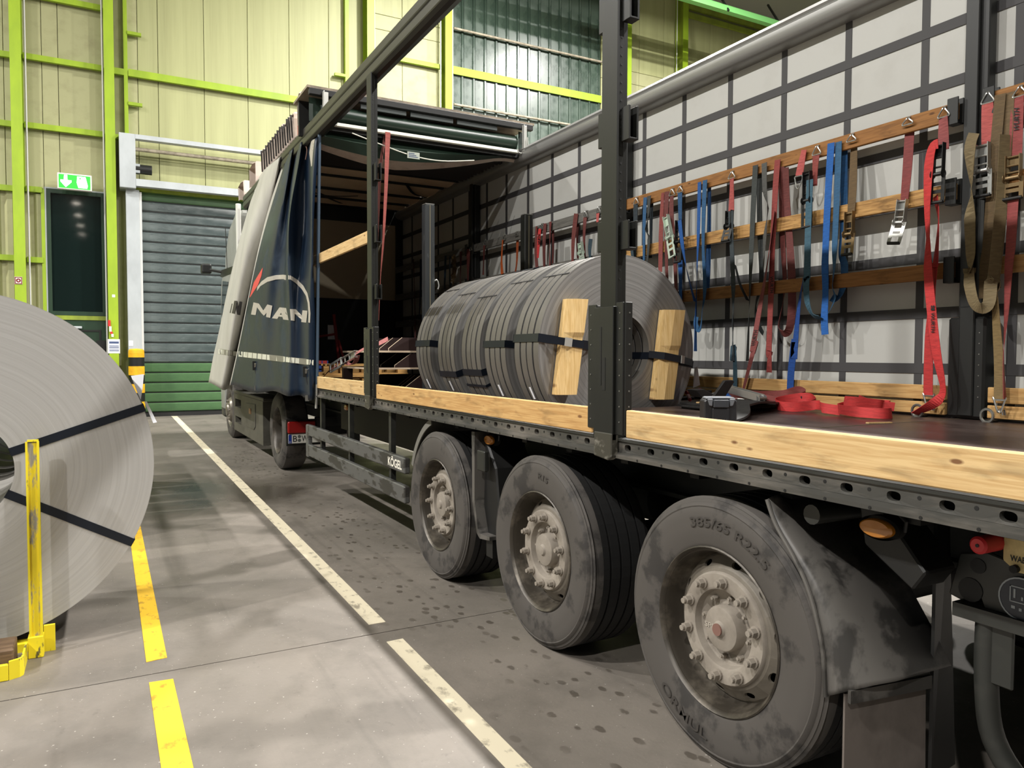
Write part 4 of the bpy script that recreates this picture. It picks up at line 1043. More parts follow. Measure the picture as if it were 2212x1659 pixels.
s_ = B(2.90, 3.04, HY - 0.012, HY - 0.008, 3.59, 3.66).build('tag', mat('tag_grey', (170, 176, 164), 0.5), HD)
for k in range(3): B(2.915, 3.02 - 0.02 * k, HY - 0.014, HY - 0.012, 3.605 + 0.017 * k, 3.612 + 0.017 * k).build('tag_print', INK, HD)
B(1.90, 1.97, 8.30, 8.42, 3.87, 3.97).build('roof_runner', mat('runner_red', (150, 28, 26), 0.5), RF)

# ------------------------------------------------------------------ bunched side curtain
NAVY = mat('navy_tarpaulin', (18, 31, 47), 0.36, spec=0.35, rgb2=(37, 52, 68), scale=(3, 3, 2.2), amt=0.6, lo=0.5, hi=0.62, rough2=0.48)
CGREY = mat('grey_curtain_tarpaulin', (184, 182, 174), 0.45, rgb2=(156, 154, 146), scale=(3, 3, 1.2), amt=0.5)
COLS = [  # top px, X, bottom px, X
    ((691, 292), 1.955, (684, 862), 1.90),
    ((680, 300), 1.90, (672, 862), 1.835),
    ((664, 302), 1.97, (650, 858), 1.80),
    ((650, 308), 1.89, (622, 852), 1.70),
    ((640, 316), 1.97, (590, 848), 1.68),
    ((632, 322), 1.89, (548, 845), 1.60),
    ((622, 330), 1.93, (498, 834), 1.53),
    ((616, 334), 1.97, (500, 842), 1.64),
    ((604, 340), 1.88, (492, 842), 1.58),
    ((588, 352), 1.86, (476, 838), 1.46),
    ((572, 366), 1.87, (452, 828), 1.42),
    ((560, 382), 1.92, (455, 818), 1.52),
    ((552, 396), 1.97, (480, 800), 1.75),
]
NC = len(COLS); NB = 6
TOP = [onx(*c[0], c[1]) for c in COLS]; BOT = [onx(*c[2], c[3]) for c in COLS]
TOPS = smooth_path(TOP, 6); BOTS = smooth_path(BOT, 6)
NS = len(TOPS); NT = 40
def curtain_pt(i, j):
    t = j / NT
    p = TOPS[i].lerp(BOTS[i], t ** 1.08)
    s = i / 6.0
    # belly and folds of the hanging cloth
    out = 0.05 * math.sin(math.pi * t) + 0.02 * math.sin(s * 2.1 + 5 * t) * math.sin(math.pi * t)
    fold = 0.05 * math.exp(-((s - 2.6 - 0.8 * t) / 0.42) ** 2) * math.exp(-((t - 0.36) / 0.22) ** 2) - 0.045 * math.exp(-((s - 1.9 - 0.5 * t) / 0.35) ** 2) * math.exp(-((t - 0.42) / 0.2) ** 2)
    if s > 6.2: fold += 0.035 * math.sin((s - 6.2) * 2.6) * math.sin(math.pi * min(1, t * 1.15))
    hem = 0.03 * math.sin(s * 3.3 + 1) * max(0, (t - 0.86) / 0.14)
    return p + V((-out - fold, -(out + fold) * 0.8, hem * 0.6))
GRID = [[curtain_pt(i, j) for j in range(NT + 1)] for i in range(NS)]
m = MB(); vs = [p for colm in GRID for p in colm]; fs = []; mi = []
for i in range(NS - 1):
    for j in range(NT):
        fs.append((i * (NT + 1) + j, (i + 1) * (NT + 1) + j, (i + 1) * (NT + 1) + j + 1, i * (NT + 1) + j + 1))
        mi.append(0 if i < 36 else 1)
m.v = vs; m.f = fs; m.mi = mi
CUR = m.build('side_curtain', [NAVY, CGREY], TRL, smooth=True)
CUR.data.set_sharp_from_angle(angle=R(80))
sd = CUR.modifiers.new('thickness', 'SOLIDIFY'); sd.thickness = 0.004
# lookup from picture point to the cloth
_pp = [[proj(p) for p in colm] for colm in GRID]
def on_cloth(x, y, off=0.008, i0=0, i1=NS - 1):
    best = None
    for i in range(i0, i1):
        for j in range(0, NT):
            a = _pp[i][j]; b = _pp[i + 1][j]; c = _pp[i][j + 1]
            ex, ey = b[0] - a[0], b[1] - a[1]; fx, fy = c[0] - a[0], c[1] - a[1]
            det = ex * fy - ey * fx
            if abs(det) < 1e-6: continue
            dx, dy = x - a[0], y - a[1]
            u = (dx * fy - dy * fx) / det; v = (ex * dy - ey * dx) / det
            if -0.02 <= u <= 1.02 and -0.02 <= v <= 1.02:
                p = GRID[i][j] + (GRID[i + 1][j] - GRID[i][j]) * u + (GRID[i][j + 1] - GRID[i][j]) * v
                d = (p - CAMP).length
                if best is None or d < best[0]: best = (d, p)
    if best is None:
        i, j = min(((i, j) for i in range(i0, i1 + 1) for j in range(NT + 1)), key=lambda q: (_pp[q[0]][q[1]][0] - x) ** 2 + (_pp[q[0]][q[1]][1] - y) ** 2)
        p = GRID[i][j]
    else: p = best[1]
    return p + (CAMP - p).normalized() * off
PRINTG = mat('grey_print', (170, 164, 152), 0.5)
PRINTD = mat('dark_print', (52, 50, 50), 0.5)
PRINTR = mat('red_print', (206, 70, 66), 0.5)
def cloth_poly(poly, name, m_, i0=0, i1=NS - 1, sub=3, off=0.010):
    """strip polygon given as two px polylines of equal length"""
    a, b = poly; mm = MB(); vs = []
    for p, q in zip(a, b):
        for k in range(sub + 1):
            t = k / sub; vs.append(on_cloth(p[0] + (q[0] - p[0]) * t, p[1] + (q[1] - p[1]) * t, off, i0, i1))
    n = sub + 1
    mm.add(vs, [(i * n + k, i * n + k + 1, (i + 1) * n + k + 1, (i + 1) * n + k) for i in range(len(a) - 1) for k in range(sub)])
    return mm.build(name, m_, CUR)
def dens(pl, k=4):
    out = []
    for p, q in zip(pl[:-1], pl[1:]):
        for i in range(k): out.append((p[0] + (q[0] - p[0]) * i / k, p[1] + (q[1] - p[1]) * i / k))
    return out + [pl[-1]]
def z6(u, v): return (440 + u * 0.1808, 400 + v * 0.1808)
# block letters
def strokes(name, polys, m_, i0, i1):
    mm = MB()
    for a, b in polys:
        a = dens([z6(*p) for p in a], 3); b = dens([z6(*p) for p in b], 3); sub = 3; vs = []
        for p, q in zip(a, b):
            for k in range(sub + 1):
                t = k / sub; vs.append(on_cloth(p[0] + (q[0] - p[0]) * t, p[1] + (q[1] - p[1]) * t, 0.012, i0, i1))
        n = sub + 1
        mm.add(vs, [(i * n + k, i * n + k + 1, (i + 1) * n + k + 1, (i + 1) * n + k) for i in range(len(a) - 1) for k in range(sub)])
    mm.build(name, m_, CUR)
BI = 37
strokes('letter_m', [([(595, 1400), (565, 1545)], [(645, 1425), (620, 1552)]), ([(595, 1400), (690, 1530)], [(660, 1415), (715, 1500)]), ([(690, 1530), (760, 1425)], [(720, 1560), (820, 1440)]), ([(760, 1425), (745, 1575)], [(820, 1440), (795, 1585)])], PRINTG, 0, BI)
strokes('letter_a', [([(905, 1460), (815, 1590)], [(960, 1465), (880, 1598)]), ([(905, 1460), (950, 1605)], [(985, 1468), (1015, 1612)]), ([(890, 1545), (870, 1568)], [(985, 1556), (985, 1578)])], PRINTG, 0, BI)
strokes('letter_n', [([(1030, 1480), (1040, 1615)], [(1090, 1485), (1085, 1622)]), ([(1030, 1480), (1170, 1610)], [(1100, 1482), (1225, 1615)]), ([(1180, 1495), (1165, 1635)], [(1240, 1500), (1225, 1642)])], PRINTG, 0, BI)
arc_o = [(640, 1215), (690, 1150), (760, 1100), (860, 1075), (950, 1070), (1040, 1080), (1120, 1130), (1190, 1200), (1240, 1290), (1265, 1400), (1275, 1530), (1270, 1645)]
arc_i = [(635, 1265), (680, 1205), (760, 1155), (860, 1128), (950, 1122), (1040, 1128), (1100, 1170), (1170, 1240), (1220, 1320), (1243, 1410), (1252, 1540), (1250, 1640)]
cloth_poly((dens([z6(*p) for p in arc_o], 3), dens([z6(*p) for p in arc_i], 3)), 'emblem_arch', PRINTG, 0, BI, 1)
cloth_poly((dens([z6(*p) for p in [(705, 985), (660, 1060), (600, 1160), (548, 1340)]], 3), dens([z6(*p) for p in [(706, 990), (690, 1080), (650, 1190), (550, 1345)]], 3)), 'red_wedge', PRINTR, 0, NS - 1, 2)
strokes('letter_n', [([(365, 1380), (335, 1530)], [(400, 1383), (368, 1535)]), ([(365, 1380), (402, 1548)], [(400, 1383), (435, 1552)]), ([(428, 1390), (402, 1548)], [(462, 1395), (437, 1553)])], PRINTD, 37, NS - 1)
strokes('letter_a', [([(335, 1415), (310, 1525)], [(345, 1415), (322, 1528)])], PRINTD, 37, NS - 1)
# pale vertical print at the top edge
cloth_poly((dens([(680, 298), (676, 330), (674, 358)], 4), dens([(672, 306), (668, 330), (672, 360)], 4)), 'pale_print', PRINTG, 0, BI, 2)
# reflective tape: single squares
TAPE = mat('reflective_tape', (206, 206, 190), 0.3, spec=0.8); TAPED = mat('tape_backing', (120, 118, 106), 0.5)
def tape_row(x0, y0, x1, y1, n, hgt, i0, i1):
    for k in range(n):
        a = (k + 0.07) / n; b = (k + 0.93) / n
        A = (x0 + (x1 - x0) * a, y0 + (y1 - y0) * a); Bp = (x0 + (x1 - x0) * b, y0 + (y1 - y0) * b)
        cloth_poly(([A, Bp], [(A[0] - 0.6, A[1] + hgt), (Bp[0] - 0.6, Bp[1] + hgt)]), 'reflective_square', TAPE, i0, i1, 1, 0.013)
    cloth_poly((dens([(x0, y0 - 0.8), (x1, y1 - 0.8)], 10), dens([(x0, y0 + hgt + 0.8), (x1, y1 + hgt + 0.8)], 10)), 'tape_strip', TAPED, i0, i1, 1, 0.010)
tape_row(515, 759, 678, 778, 16, 11, 0, BI)
tape_row(471, 754, 514, 760, 4, 10, 37, NS - 1)
# buckles
for (bx, by) in ((551, 790), (661, 803)):
    p = on_cloth(bx, by, 0.012, 0, BI); d = (CAMP - p).normalized(); sx = d.cross(V((0, 0, 1))).normalized() * -1
    m = MB(); m.obox(p, sx * 0.030, V((0, 0, 0.055)), d * 0.006); m.build('buckle_plate', BLACKM, CUR, bevel=0.003)
    q = p + d * 0.025 + V((0, 0, 0.005)) + sx * 0.012
    m = MB(); m.obox(q, sx * 0.022, V((0, 0, 0.022)) + d * 0.018, d * 0.004 - V((0, 0, 0.003))); m.build('buckle_lever', mat('bright_buckle', (190, 190, 186), 0.25, metal=0.9), CUR)
    m = MB(); m.tube(smooth_path([p + V((0, 0, -0.05)), p + d * 0.02 + V((0, 0, -0.14)) + sx * 0.02, p + d * 0.02 + V((0, 0, -0.23)) + sx * 0.06], 5), 0.006, 6); m.build('buckle_cord', BLACK, CUR)
    m = MB(); m.obox(p + V((0, 0, -0.27)) + d * 0.01 + sx * 0.01, sx * 0.02, V((0, 0, 0.03)), d * 0.005); m.build('rave_hook', RIV, CUR)
# tensioning pole at the rear edge of the curtain
m = MB(); m.cyl(onx(690, 290, 1.945), onx(684.5, 830, 1.895), 0.017, 12); m.build('tension_pole', mat('blue_grey_pole', (72, 88, 104), 0.35, metal=0.3), TRL, smooth=True)
m = MB(); m.cyl(onx(684.5, 830, 1.895), onx(683, 882, 1.893), 0.014, 12); m.build('pole_end', BRK, TRL, smooth=True)
o = MB().tube(smooth_path([onx(640, 300, 1.95), onx(662, 318, 1.93), onx(660, 345, 1.90)], 5), 0.006, 6).build('curtain_cord', mat('rusty_cord', (90, 60, 44), 0.7), TRL)
# ------------------------------------------------------------------ tractor unit
TRC = thing('tractor_unit', (3.15, 12.0, 0), 'grey lorry tractor unit in front of the green roller shutter', 'lorry')
CAB = mat('cab_silver_grey', (150, 152, 148), 0.35, rgb2=(118, 118, 112), scale=(2, 2, 2), amt=0.5)
SKIRT = mat('dusty_side_fairing', (78, 76, 68), 0.55, rgb2=(48, 46, 41), scale=(2, 2.4, 5), amt=0.7)
MB().prism([(12.98, 0.95), (12.98, 2.85), (14.82, 2.95), (15.02, 2.7), (15.16, 1.7), (15.2, 0.9), (15.15, 0.45), (14.72, 0.45), (14.6, 0.85), (14.3, 1.06), (13.8, 1.06), (13.5, 0.95)], 'X', 1.95, 4.38).build('cab_body', CAB, TRC, bevel=0.03)
MB().prism([(13.05, 2.87), (13.05, 3.85), (13.5, 3.9), (14.3, 3.72), (14.75, 3.35), (14.86, 3.0)], 'X', 2.0, 4.33).build('cab_roof', CAB, TRC, bevel=0.05)
MB().prism([(12.97, 2.84), (12.97, 2.94), (14.86, 3.03), (15.0, 2.92), (14.86, 2.9)], 'X', 1.94, 4.39).build('drip_band', BLACKM, TRC)
MB().prism([(12.93, 2.55), (12.93, 3.92), (13.10, 3.95), (13.04, 2.55)], 'X', 1.94, 2.0).build('side_deflector', mat('white_deflector', (222, 222, 216), 0.4), TRC, bevel=0.01)
B(1.935, 1.95, 12.94, 13.02, 0.95, 2.55).build('cab_edge_trim', mat('white_deflector', (222, 222, 216), 0.4), TRC)
MB().prism([(14.15, 2.1), (14.05, 2.75), (14.72, 2.82), (14.95, 2.3), (14.9, 2.05)], 'X', 1.940, 1.952).build('door_window', GLASS, TRC)
MB().prism([(13.35, 1.06), (13.35, 2.78), (13.365, 2.78), (13.365, 1.06)], 'X', 1.946, 1.95).build('door_gap', BLACK, TRC)
for z in (2.28, 2.20, 2.12): B(1.944, 1.95, 13.55, 13.85, z, z + 0.035).build('door_lettering', PRINTD, TRC)
m = MB(); m.tube(smooth_path([(1.95, 14.9, 3.0), (1.86, 14.95, 3.02), (1.76, 15.0, 3.04)], 4), 0.025, 8); m.build('mirror_arm', BLACKM, TRC, smooth=True)
B(1.62, 1.80, 15.05, 15.25, 2.98, 3.16).build('mirror', BLACKM, TRC, bevel=0.03, seg=2)
MB().cyl((1.98, 14.4, 3.0), (1.96, 14.42, 3.75), 0.006, 6).build('antenna', BLACKM, TRC)
for z in (2.0, 2.4): MB().cyl((1.93, 13.0, z), (1.93, 13.0, z + 0.25), 0.012, 8).build('grab_handle', BLACKM, TRC)
B(1.96, 4.36, 14.9, 15.22, 0.3, 0.75).build('bumper', SKIRT, TRC, bevel=0.04)
# fairing with step recesses
m = MB(); Xs = 1.94
ysk = [10.85, 11.40, 12.33, 12.76, 13.36, 13.5]
m.box(Xs, Xs + 0.3, 10.85, 13.5, 0.20, 0.335); m.box(Xs, Xs + 0.3, 10.85, 13.5, 0.60, 0.66 - 0.2 + 0.0) if False else None
m.box(Xs, Xs + 0.3, 10.85, 12.76, 0.335, 0.82); m.box(Xs, Xs + 0.3, 13.36, 13.5, 0.335, 0.82)
m.box(Xs, Xs + 0.3, 12.76, 13.36, 0.445, 0.60); m.box(Xs, Xs + 0.3, 12.76, 13.36, 0.735, 0.82)
m.build('side_fairing', SKIRT, TRC)
for z0, z1 in ((0.335, 0.445), (0.60, 0.735)): B(Xs + 0.28, Xs + 0.3, 12.76, 13.36, z0, z1).build('step_recess', BLACK, TRC)
MB().prism([(11.42, 0.75), (12.25, 0.72), (12.25, 0.42), (12.15, 0.36), (11.55, 0.36), (11.42, 0.42)], 'X', Xs - 0.01, Xs).build('fairing_door', SKIRT, TRC, bevel=0.006)
B(Xs - 0.02, Xs - 0.01, 11.75, 11.9, 0.58, 0.66).build('fairing_latch', mat('latch_orange', (150, 110, 80), 0.5), TRC)
B(Xs - 0.005, Xs + 0.33, 10.8, 13.5, 0.82, 0.87).build('fairing_step', SKIRT, TRC, bevel=0.01)
def tractor_wheel(y, conv, x=1.95):
    w = part_empty('wheel', (x, y, 0.5), TRC); o = V((x, y, 0.5)); ax = (1, 0, 0); RO = 0.497
    MB().lathe(o, ax, [(0.01, 0.295), (0.0, 0.31), (-0.012, 0.38), (-0.006, 0.44), (0.01, 0.465), (0.03, RO - 0.006), (0.06, RO), (0.27, RO), (0.30, 0.45), (0.30, 0.3)], 56).build('tyre', TYRE, w, smooth=True, origin=o)
    if conv: pr = [(0.012, 0.293), (0.0, 0.30), (0.01, 0.288), (0.05, 0.27), (0.06, 0.25), (-0.02, 0.19), (-0.03, 0.12), (-0.06, 0.10), (-0.07, 0.0)]
    else: pr = [(0.012, 0.293), (0.0, 0.30), (0.01, 0.288), (0.05, 0.275), (0.15, 0.262), (0.17, 0.24), (0.18, 0.15), (0.08, 0.12), (0.07, 0.0)]
    MB().lathe(o, ax, pr, 40).build('rim', mat('tractor_rim', (128, 122, 112), 0.35, metal=0.5, rgb2=(70, 66, 60), scale=(8, 8, 8), amt=0.6) if conv else RIM, w, smooth=True, origin=o)
    n0 = None
    for i in range(10):
        q = 2 * math.pi * i / 10; h, r = ((-0.022, 0.165) if conv else (0.178, 0.165))
        p = o + V((h, r * math.cos(q), r * math.sin(q)))
        if n0 is None:
            m = MB(); m.cyl(p, p - V((0.025, 0, 0)), 0.016, 6); n0 = m.build('wheel_nut', HUB, w, origin=p); pp = p
        else: copy_obj(n0, w, p - pp)
    return w
tractor_wheel(14.05, True); tractor_wheel(9.93, False)
for y in (14.05, 9.93):
    w = part_empty('wheel', (4.36, y, 0.5), TRC)
    MB().lathe((4.36, y, 0.5), (-1, 0, 0), [(0.05, 0.0), (0.05, 0.28), (0.0, 0.31), (0.0, 0.45), (0.03, 0.497), (0.27, 0.497), (0.3, 0.3)], 40).build('tyre', TYRE, w, smooth=True)
B(2.55, 2.63, 9.1, 14.5, 0.62, 0.90).build('frame_rail', DARK, TRC); B(3.67, 3.75, 9.1, 14.5, 0.62, 0.90).build('frame_rail', DARK, TRC)
B(2.3, 4.0, 9.3, 9.4, 0.58, 0.70).build('rear_cross_member', DARK, TRC)
MB().cyl((2.55, 9.93, 0.5), (3.8, 9.93, 0.5), 0.09, 12).build('drive_axle', DARK, TRC)
B(2.35, 3.95, 10.2, 11.3, 0.92, 1.0).build('fifth_wheel', DARK, TRC, bevel=0.03)
B(1.94, 2.40, 9.33, 9.38, 0.36, 0.68).build('tail_panel', BLACKM, TRC)
B(1.95, 2.28, 9.27, 9.33, 0.515, 0.66).build('tail_lamp', mat('tail_lamp_red', (130, 22, 20), 0.25), TRC, bevel=0.012)
PY = 9.30
pl = B(1.955, 2.45, PY - 0.008, PY, 0.392, 0.505).build('number_plate', mat('plate_white', (196, 194, 184), 0.4), TRC, bevel=0.003)
B(1.957, 1.995, PY - 0.0095, PY - 0.008, 0.395, 0.502).build('plate_blue_band', mat('plate_blue', (24, 50, 130), 0.4), pl)
lettering('B', [V((2.012, PY - 0.0095, 0.412)), V((2.062, PY - 0.0095, 0.412)), V((2.062, PY - 0.0095, 0.487)), V((2.012, PY - 0.0095, 0.487))], 'plate_character', BLACK, pl, 0.01)
for z in (0.475, 0.428): MB().lathe((2.088, PY - 0.008, z), (0, -1, 0), [(0, 0.0), (0.0015, 0.0), (0.0015, 0.02), (0, 0.02)], 16).build('plate_seal', mat('seal_grey', (80, 84, 80), 0.5), pl)
lettering('WY', [V((2.115, PY - 0.0095, 0.412)), V((2.235, PY - 0.0095, 0.412)), V((2.235, PY - 0.0095, 0.487)), V((2.115, PY - 0.0095, 0.487))], 'plate_character', BLACK, pl, 0.01)
lettering('D', [V((1.969, PY - 0.0105, 0.402)), V((1.984, PY - 0.0105, 0.402)), V((1.984, PY - 0.0105, 0.422)), V((1.969, PY - 0.0105, 0.422))], 'plate_character', WHITE, pl)

# ------------------------------------------------------------------ steel coils
def coil_steel(name, rgb, dark, rough, metal, freq, amt=0.5):
    m = bpy.data.materials.new(name); m.use_nodes = True; nt = m.node_tree; b = nt.nodes['Principled BSDF']; L = nt.links.new
    tc = nt.nodes.new('ShaderNodeTexCoord'); sp = nt.nodes.new('ShaderNodeSeparateXYZ'); L(tc.outputs['Object'], sp.inputs[0])
    cm = nt.nodes.new('ShaderNodeCombineXYZ'); L(sp.outputs[0], cm.inputs[0]); L(sp.outputs[2], cm.inputs[2])
    ln = nt.nodes.new('ShaderNodeVectorMath'); ln.operation = 'LENGTH'; L(cm.outputs[0], ln.inputs[0])
    n = nt.nodes.new('ShaderNodeTexNoise'); n.noise_dimensions = '1D'; n.inputs['Scale'].default_value = freq; n.inputs['Detail'].default_value = 8; n.inputs['Roughness'].default_value = 0.75
    # slight drift around the winding
    n0 = nt.nodes.new('ShaderNodeTexNoise'); n0.inputs['Scale'].default_value = 2.5; L(tc.outputs['Object'], n0.inputs['Vector'])
    ad = nt.nodes.new('ShaderNodeMath'); ad.operation = 'MULTIPLY_ADD'; L(n0.outputs[0], ad.inputs[0]); ad.inputs[1].default_value = 0.012; L(ln.outputs['Value'], ad.inputs[2])
    L(ad.outputs[0], n.inputs['W'])
    rm = nt.nodes.new('ShaderNodeMapRange'); rm.inputs['From Min'].default_value = 0.3; rm.inputs['From Max'].default_value = 0.72; rm.inputs['To Max'].default_value = amt; L(n.outputs[0], rm.inputs['Value'])
    mx = nt.nodes.new('ShaderNodeMix'); mx.data_type = 'RGBA'; mx.inputs[6].default_value = (*lin(rgb), 1); mx.inputs[7].default_value = (*lin(dark), 1); L(rm.outputs[0], mx.inputs[0])
    L(mx.outputs[2], b.inputs['Base Color'])
    b.inputs['Metallic'].default_value = metal; b.inputs['Roughness'].default_value = rough
    bp = nt.nodes.new('ShaderNodeBump'); bp.inputs['Strength'].default_value = 0.35; bp.inputs['Distance'].default_value = 0.002; L(n.outputs[0], bp.inputs['Height']); L(bp.outputs[0], b.inputs['Normal'])
    return m
COILF = coil_steel('coil_steel_face', (152, 151, 148), (84, 83, 82), 0.42, 0.35, 55, 0.7)
COILB = coil_steel('big_coil_steel_face', (196, 195, 192), (158, 156, 152), 0.36, 0.35, 48, 0.45)
STRIP = mat('coil_strip_surface', (108, 105, 99), 0.45, metal=0.25, rgb2=(92, 89, 84), scale=(3, 3, 3), amt=0.5)
BAND = mat('blue_black_steel_band', (26, 32, 42), 0.35, metal=0.3)
def ring(c, y0, y1, ro, ri, name, parent, mm=(None, None), n=96):
    m = MB(); o = V(c)
    m.lathe(o, (0, 1, 0), [(y0 - o.y, ri), (y0 - o.y, ro)], n, 0); m.lathe(o, (0, 1, 0), [(y0 - o.y, ro), (y1 - o.y, ro)], n, 1)
    m.lathe(o, (0, 1, 0), [(y1 - o.y, ro), (y1 - o.y, ri)], n, 0); m.lathe(o, (0, 1, 0), [(y1 - o.y, ri), (y0 - o.y, ri)], n, 1)
    ob = m.build(name, list(mm), parent, origin=o, smooth=True)
    return ob
def band(c, y0, y1, ro, ri, deg, w, parent, t=0.0025, lift=0.0, name='steel_band', r_out=None):
    """band looped through the eye at one angle"""
    q = R(deg); e = V((math.cos(q), 0, math.sin(q))); s_ = V((-math.sin(q), 0, math.cos(q)))
    o = V((c[0], 0, c[2])); m = MB()
    P = [V((0, y0 - t - lift, 0)) + e * (ri - t), V((0, y0 - t - lift, 0)) + e * (ro + t), V((0, y1 + t, 0)) + e * (ro + t), V((0, y1 + t, 0)) + e * (ri - t)]
    # follow the curvature of the coil across the band width
    for a, b in zip(P, P[1:] + P[:1]):
        L_ = (b - a)
        nrm = {0: V((0, -1, 0))}.get(0)
        vs = []
        d = L_.normalized(); nn = d.cross(s_)
        for pt in (a - d * t, b + d * t):
            for u, v in ((-1, -1), (1, -1), (1, 1), (-1, 1)): vs.append(o + pt + s_ * (u * w / 2) + nn * (v * t / 2))
        m.add(vs, [(0, 1, 2, 3), (7, 6, 5, 4), (0, 4, 5, 1), (1, 5, 6, 2), (2, 6, 7, 3), (3, 7, 4, 0)])
    return m.build(name, BAND, parent)
TC = (3.15, 0, 1.516); RO, RI = 0.66, 0.25
labs = ['slit steel coil bundle with the wooden blocks strapped to its face', 'slit steel coil bundle second from the wooden blocks', 'middle slit steel coil bundle of the five on the trailer', 'slit steel coil bundle between the middle one and the dark cover panels', 'slit steel coil bundle beside the dark cover panels']
CB = []
for k, (y0, bands, marks) in enumerate(((4.229, [(173.3, 0.055), (-9, 0.05)], (129.8,)), (4.69, [(176.4, 0.05)], (131,)), (5.10, [(-164.9, 0.05), (-155.5, 0.02), (105, 0.05)], (141,)), (5.58, [(-162.8, 0.05)], (134.5,)), (6.08, [(174.5, 0.055)], (125,)))):
    t = thing('slit_coil_bundle', (TC[0], y0 + 0.17, TC[2] - RO), labs[k], 'steel coil', 'slit coil bundles on the trailer')
    CB.append(t); sw = 0.0825
    for j in range(4):
        a = y0 + 0.084 * j
        ring((TC[0], a, TC[2]), a, a + sw - 0.017, RO + (0.002 if j % 2 else 0), RI, 'slit_coil', t, (COILF, STRIP))
    ring((TC[0], y0, TC[2]), y0 + 0.004, y0 + 0.332, RO - 0.0025, RI + 0.006, 'gap_shade_ring', t, (BLACK, BLACK), 64)  # near-flush black ring, painted stand-in for the shade in the strip gaps
    for deg, w in bands: band(TC, y0, y0 + 0.332, RO + 0.003, RI, deg, w, t)
    for deg in marks:
        q = R(deg); c = V((TC[0], 0, TC[2])) + V((math.cos(q), 0, math.sin(q))) * (RO + 0.002)
        m = MB(); m.obox(c + V((0, y0 + 0.165, 0)), V((0, 0.165, 0)), V((-math.sin(q), 0, math.cos(q))) * 0.005, V((math.cos(q), 0, math.sin(q))) * 0.002); m.build('seam', BLACK, t)
    if k != 2:
        q = R(-153.5); c = V((TC[0], 0, TC[2])) + V((math.cos(q), 0, math.sin(q))) * (RO + 0.003)
        m = MB(); m.obox(c + V((0, y0 + 0.19, 0)), V((0, 0.012, 0)), V((-math.sin(q), 0, math.cos(q))) * 0.045, V((math.cos(q), 0, math.sin(q))) * 0.001); m.build('label', PAPER, t)
# coil well cheeks that carry the coils below deck level
for x0, x1 in ((2.60, 3.02), (3.28, 3.70)):
    s_ = 1 if x0 < 3 else -1
    pr = [(x0, 0.84), (x1, 0.84), (x1, 0.858 if s_ > 0 else 1.10), (x0, 1.10 if s_ > 0 else 0.858)]
    MB().prism(pr, 'Y', 4.1, 6.5).build('coil_well', DARK, TRL)
B(2.98, 3.32, 4.1, 6.5, 0.835, 0.853).build('coil_well', DARK, TRL)
# wooden blocks under the band on the coil face
BLK = wood('fresh_block_pine', (232, 200, 142), (206, 166, 100), (120, 80, 50), 'Z', 0.15)
def block(top, bot, depth, lab, notch):
    m = MB(); y1 = 4.222; y0 = y1 - depth
    n = 20; prof = []
    (xa, xb, zt), (xc, xd, zb) = top, bot
    for i in range(n + 1):
        t = i / n; prof.append((xa + (xc - xa) * t, xb + (xd - xb) * t, zt + (zb - zt) * t))
    vs = []
    for i, (a, b, z) in enumerate(prof):
        mid = a + (b - a) * 0.42
        yn = y0 + (0.012 if notch[0] < i / n < notch[1] else 0)
        vs += [(a, y1, z), (a, y0 + 0.035, z), (mid, yn, z), (b, yn, z), (b, y1, z)]
    N = 5
    fs = [(i * N + j, i * N + (j + 1) % N, (i + 1) * N + (j + 1) % N, (i + 1) * N + j) for i in range(n) for j in range(N)] + [tuple(range(N)), tuple(n * N + j for j in range(N))]
    m.add(vs, fs); o = m.build('wooden_block', BLK); prop(o, lab, 'wooden block', 'wooden blocks strapped to the coil face'); return o
block((2.672, 2.815, 1.848), (2.590, 2.728, 1.22), 0.09, 'pale wooden block strapped to the coil face behind the black post', (0.37, 0.50))
block((3.485, 3.648, 1.802), (3.402, 3.548, 1.168), 0.09, 'pale wooden block strapped to the coil face beyond the coil eye', (0.42, 0.56))
# band pieces crossing the blocks, with seals
def flat_band(p, q, w, name, parent, mm=BAND, t=0.003):
    p, q = V(p), V(q); d = (q - p).normalized(); up = V((0, 0, 1)); up = (up - d * up.dot(d)).normalized()
    m = MB(); nn = d.cross(up); m.obox((p + q) / 2, (q - p) / 2, up * w / 2, nn * t / 2); return m.build(name, mm, parent)
flat_band((2.490, 4.226, 1.592), (2.64, 4.128, 1.565), 0.05, 'steel_band', CB[0]); flat_band((2.64, 4.128, 1.565), (2.775, 4.125, 1.548), 0.05, 'steel_band', CB[0]); flat_band((2.775, 4.125, 1.548), (2.905, 4.222, 1.532), 0.05, 'steel_band', CB[0])
flat_band((2.628, 4.122, 1.567), (2.682, 4.122, 1.560), 0.056, 'band_seal', CB[0], BRK, 0.006)
flat_band((3.396, 4.224, 1.487), (3.46, 4.128, 1.475), 0.05, 'steel_band', CB[0]); flat_band((3.46, 4.128, 1.475), (3.60, 4.125, 1.452), 0.05, 'steel_band', CB[0]); flat_band((3.60, 4.125, 1.452), (3.80, 4.222, 1.425), 0.05, 'steel_band', CB[0])
flat_band((3.605, 4.120, 1.452), (3.645, 4.135, 1.447), 0.056, 'band_seal', CB[0], BRK, 0.006)
# white document on the far side of the coils
o = MB().add([ony(1497, 838, 4.42), ony(1512, 832, 4.40), ony(1507, 792, 4.40), ony(1500, 793, 4.42)], [(0, 1, 2, 3)]).build('document', PAPER); o.modifiers.new('thickness', 'SOLIDIFY').thickness = 0.001
prop(o, 'white document sheet tucked behind the rearmost coil', 'paper')

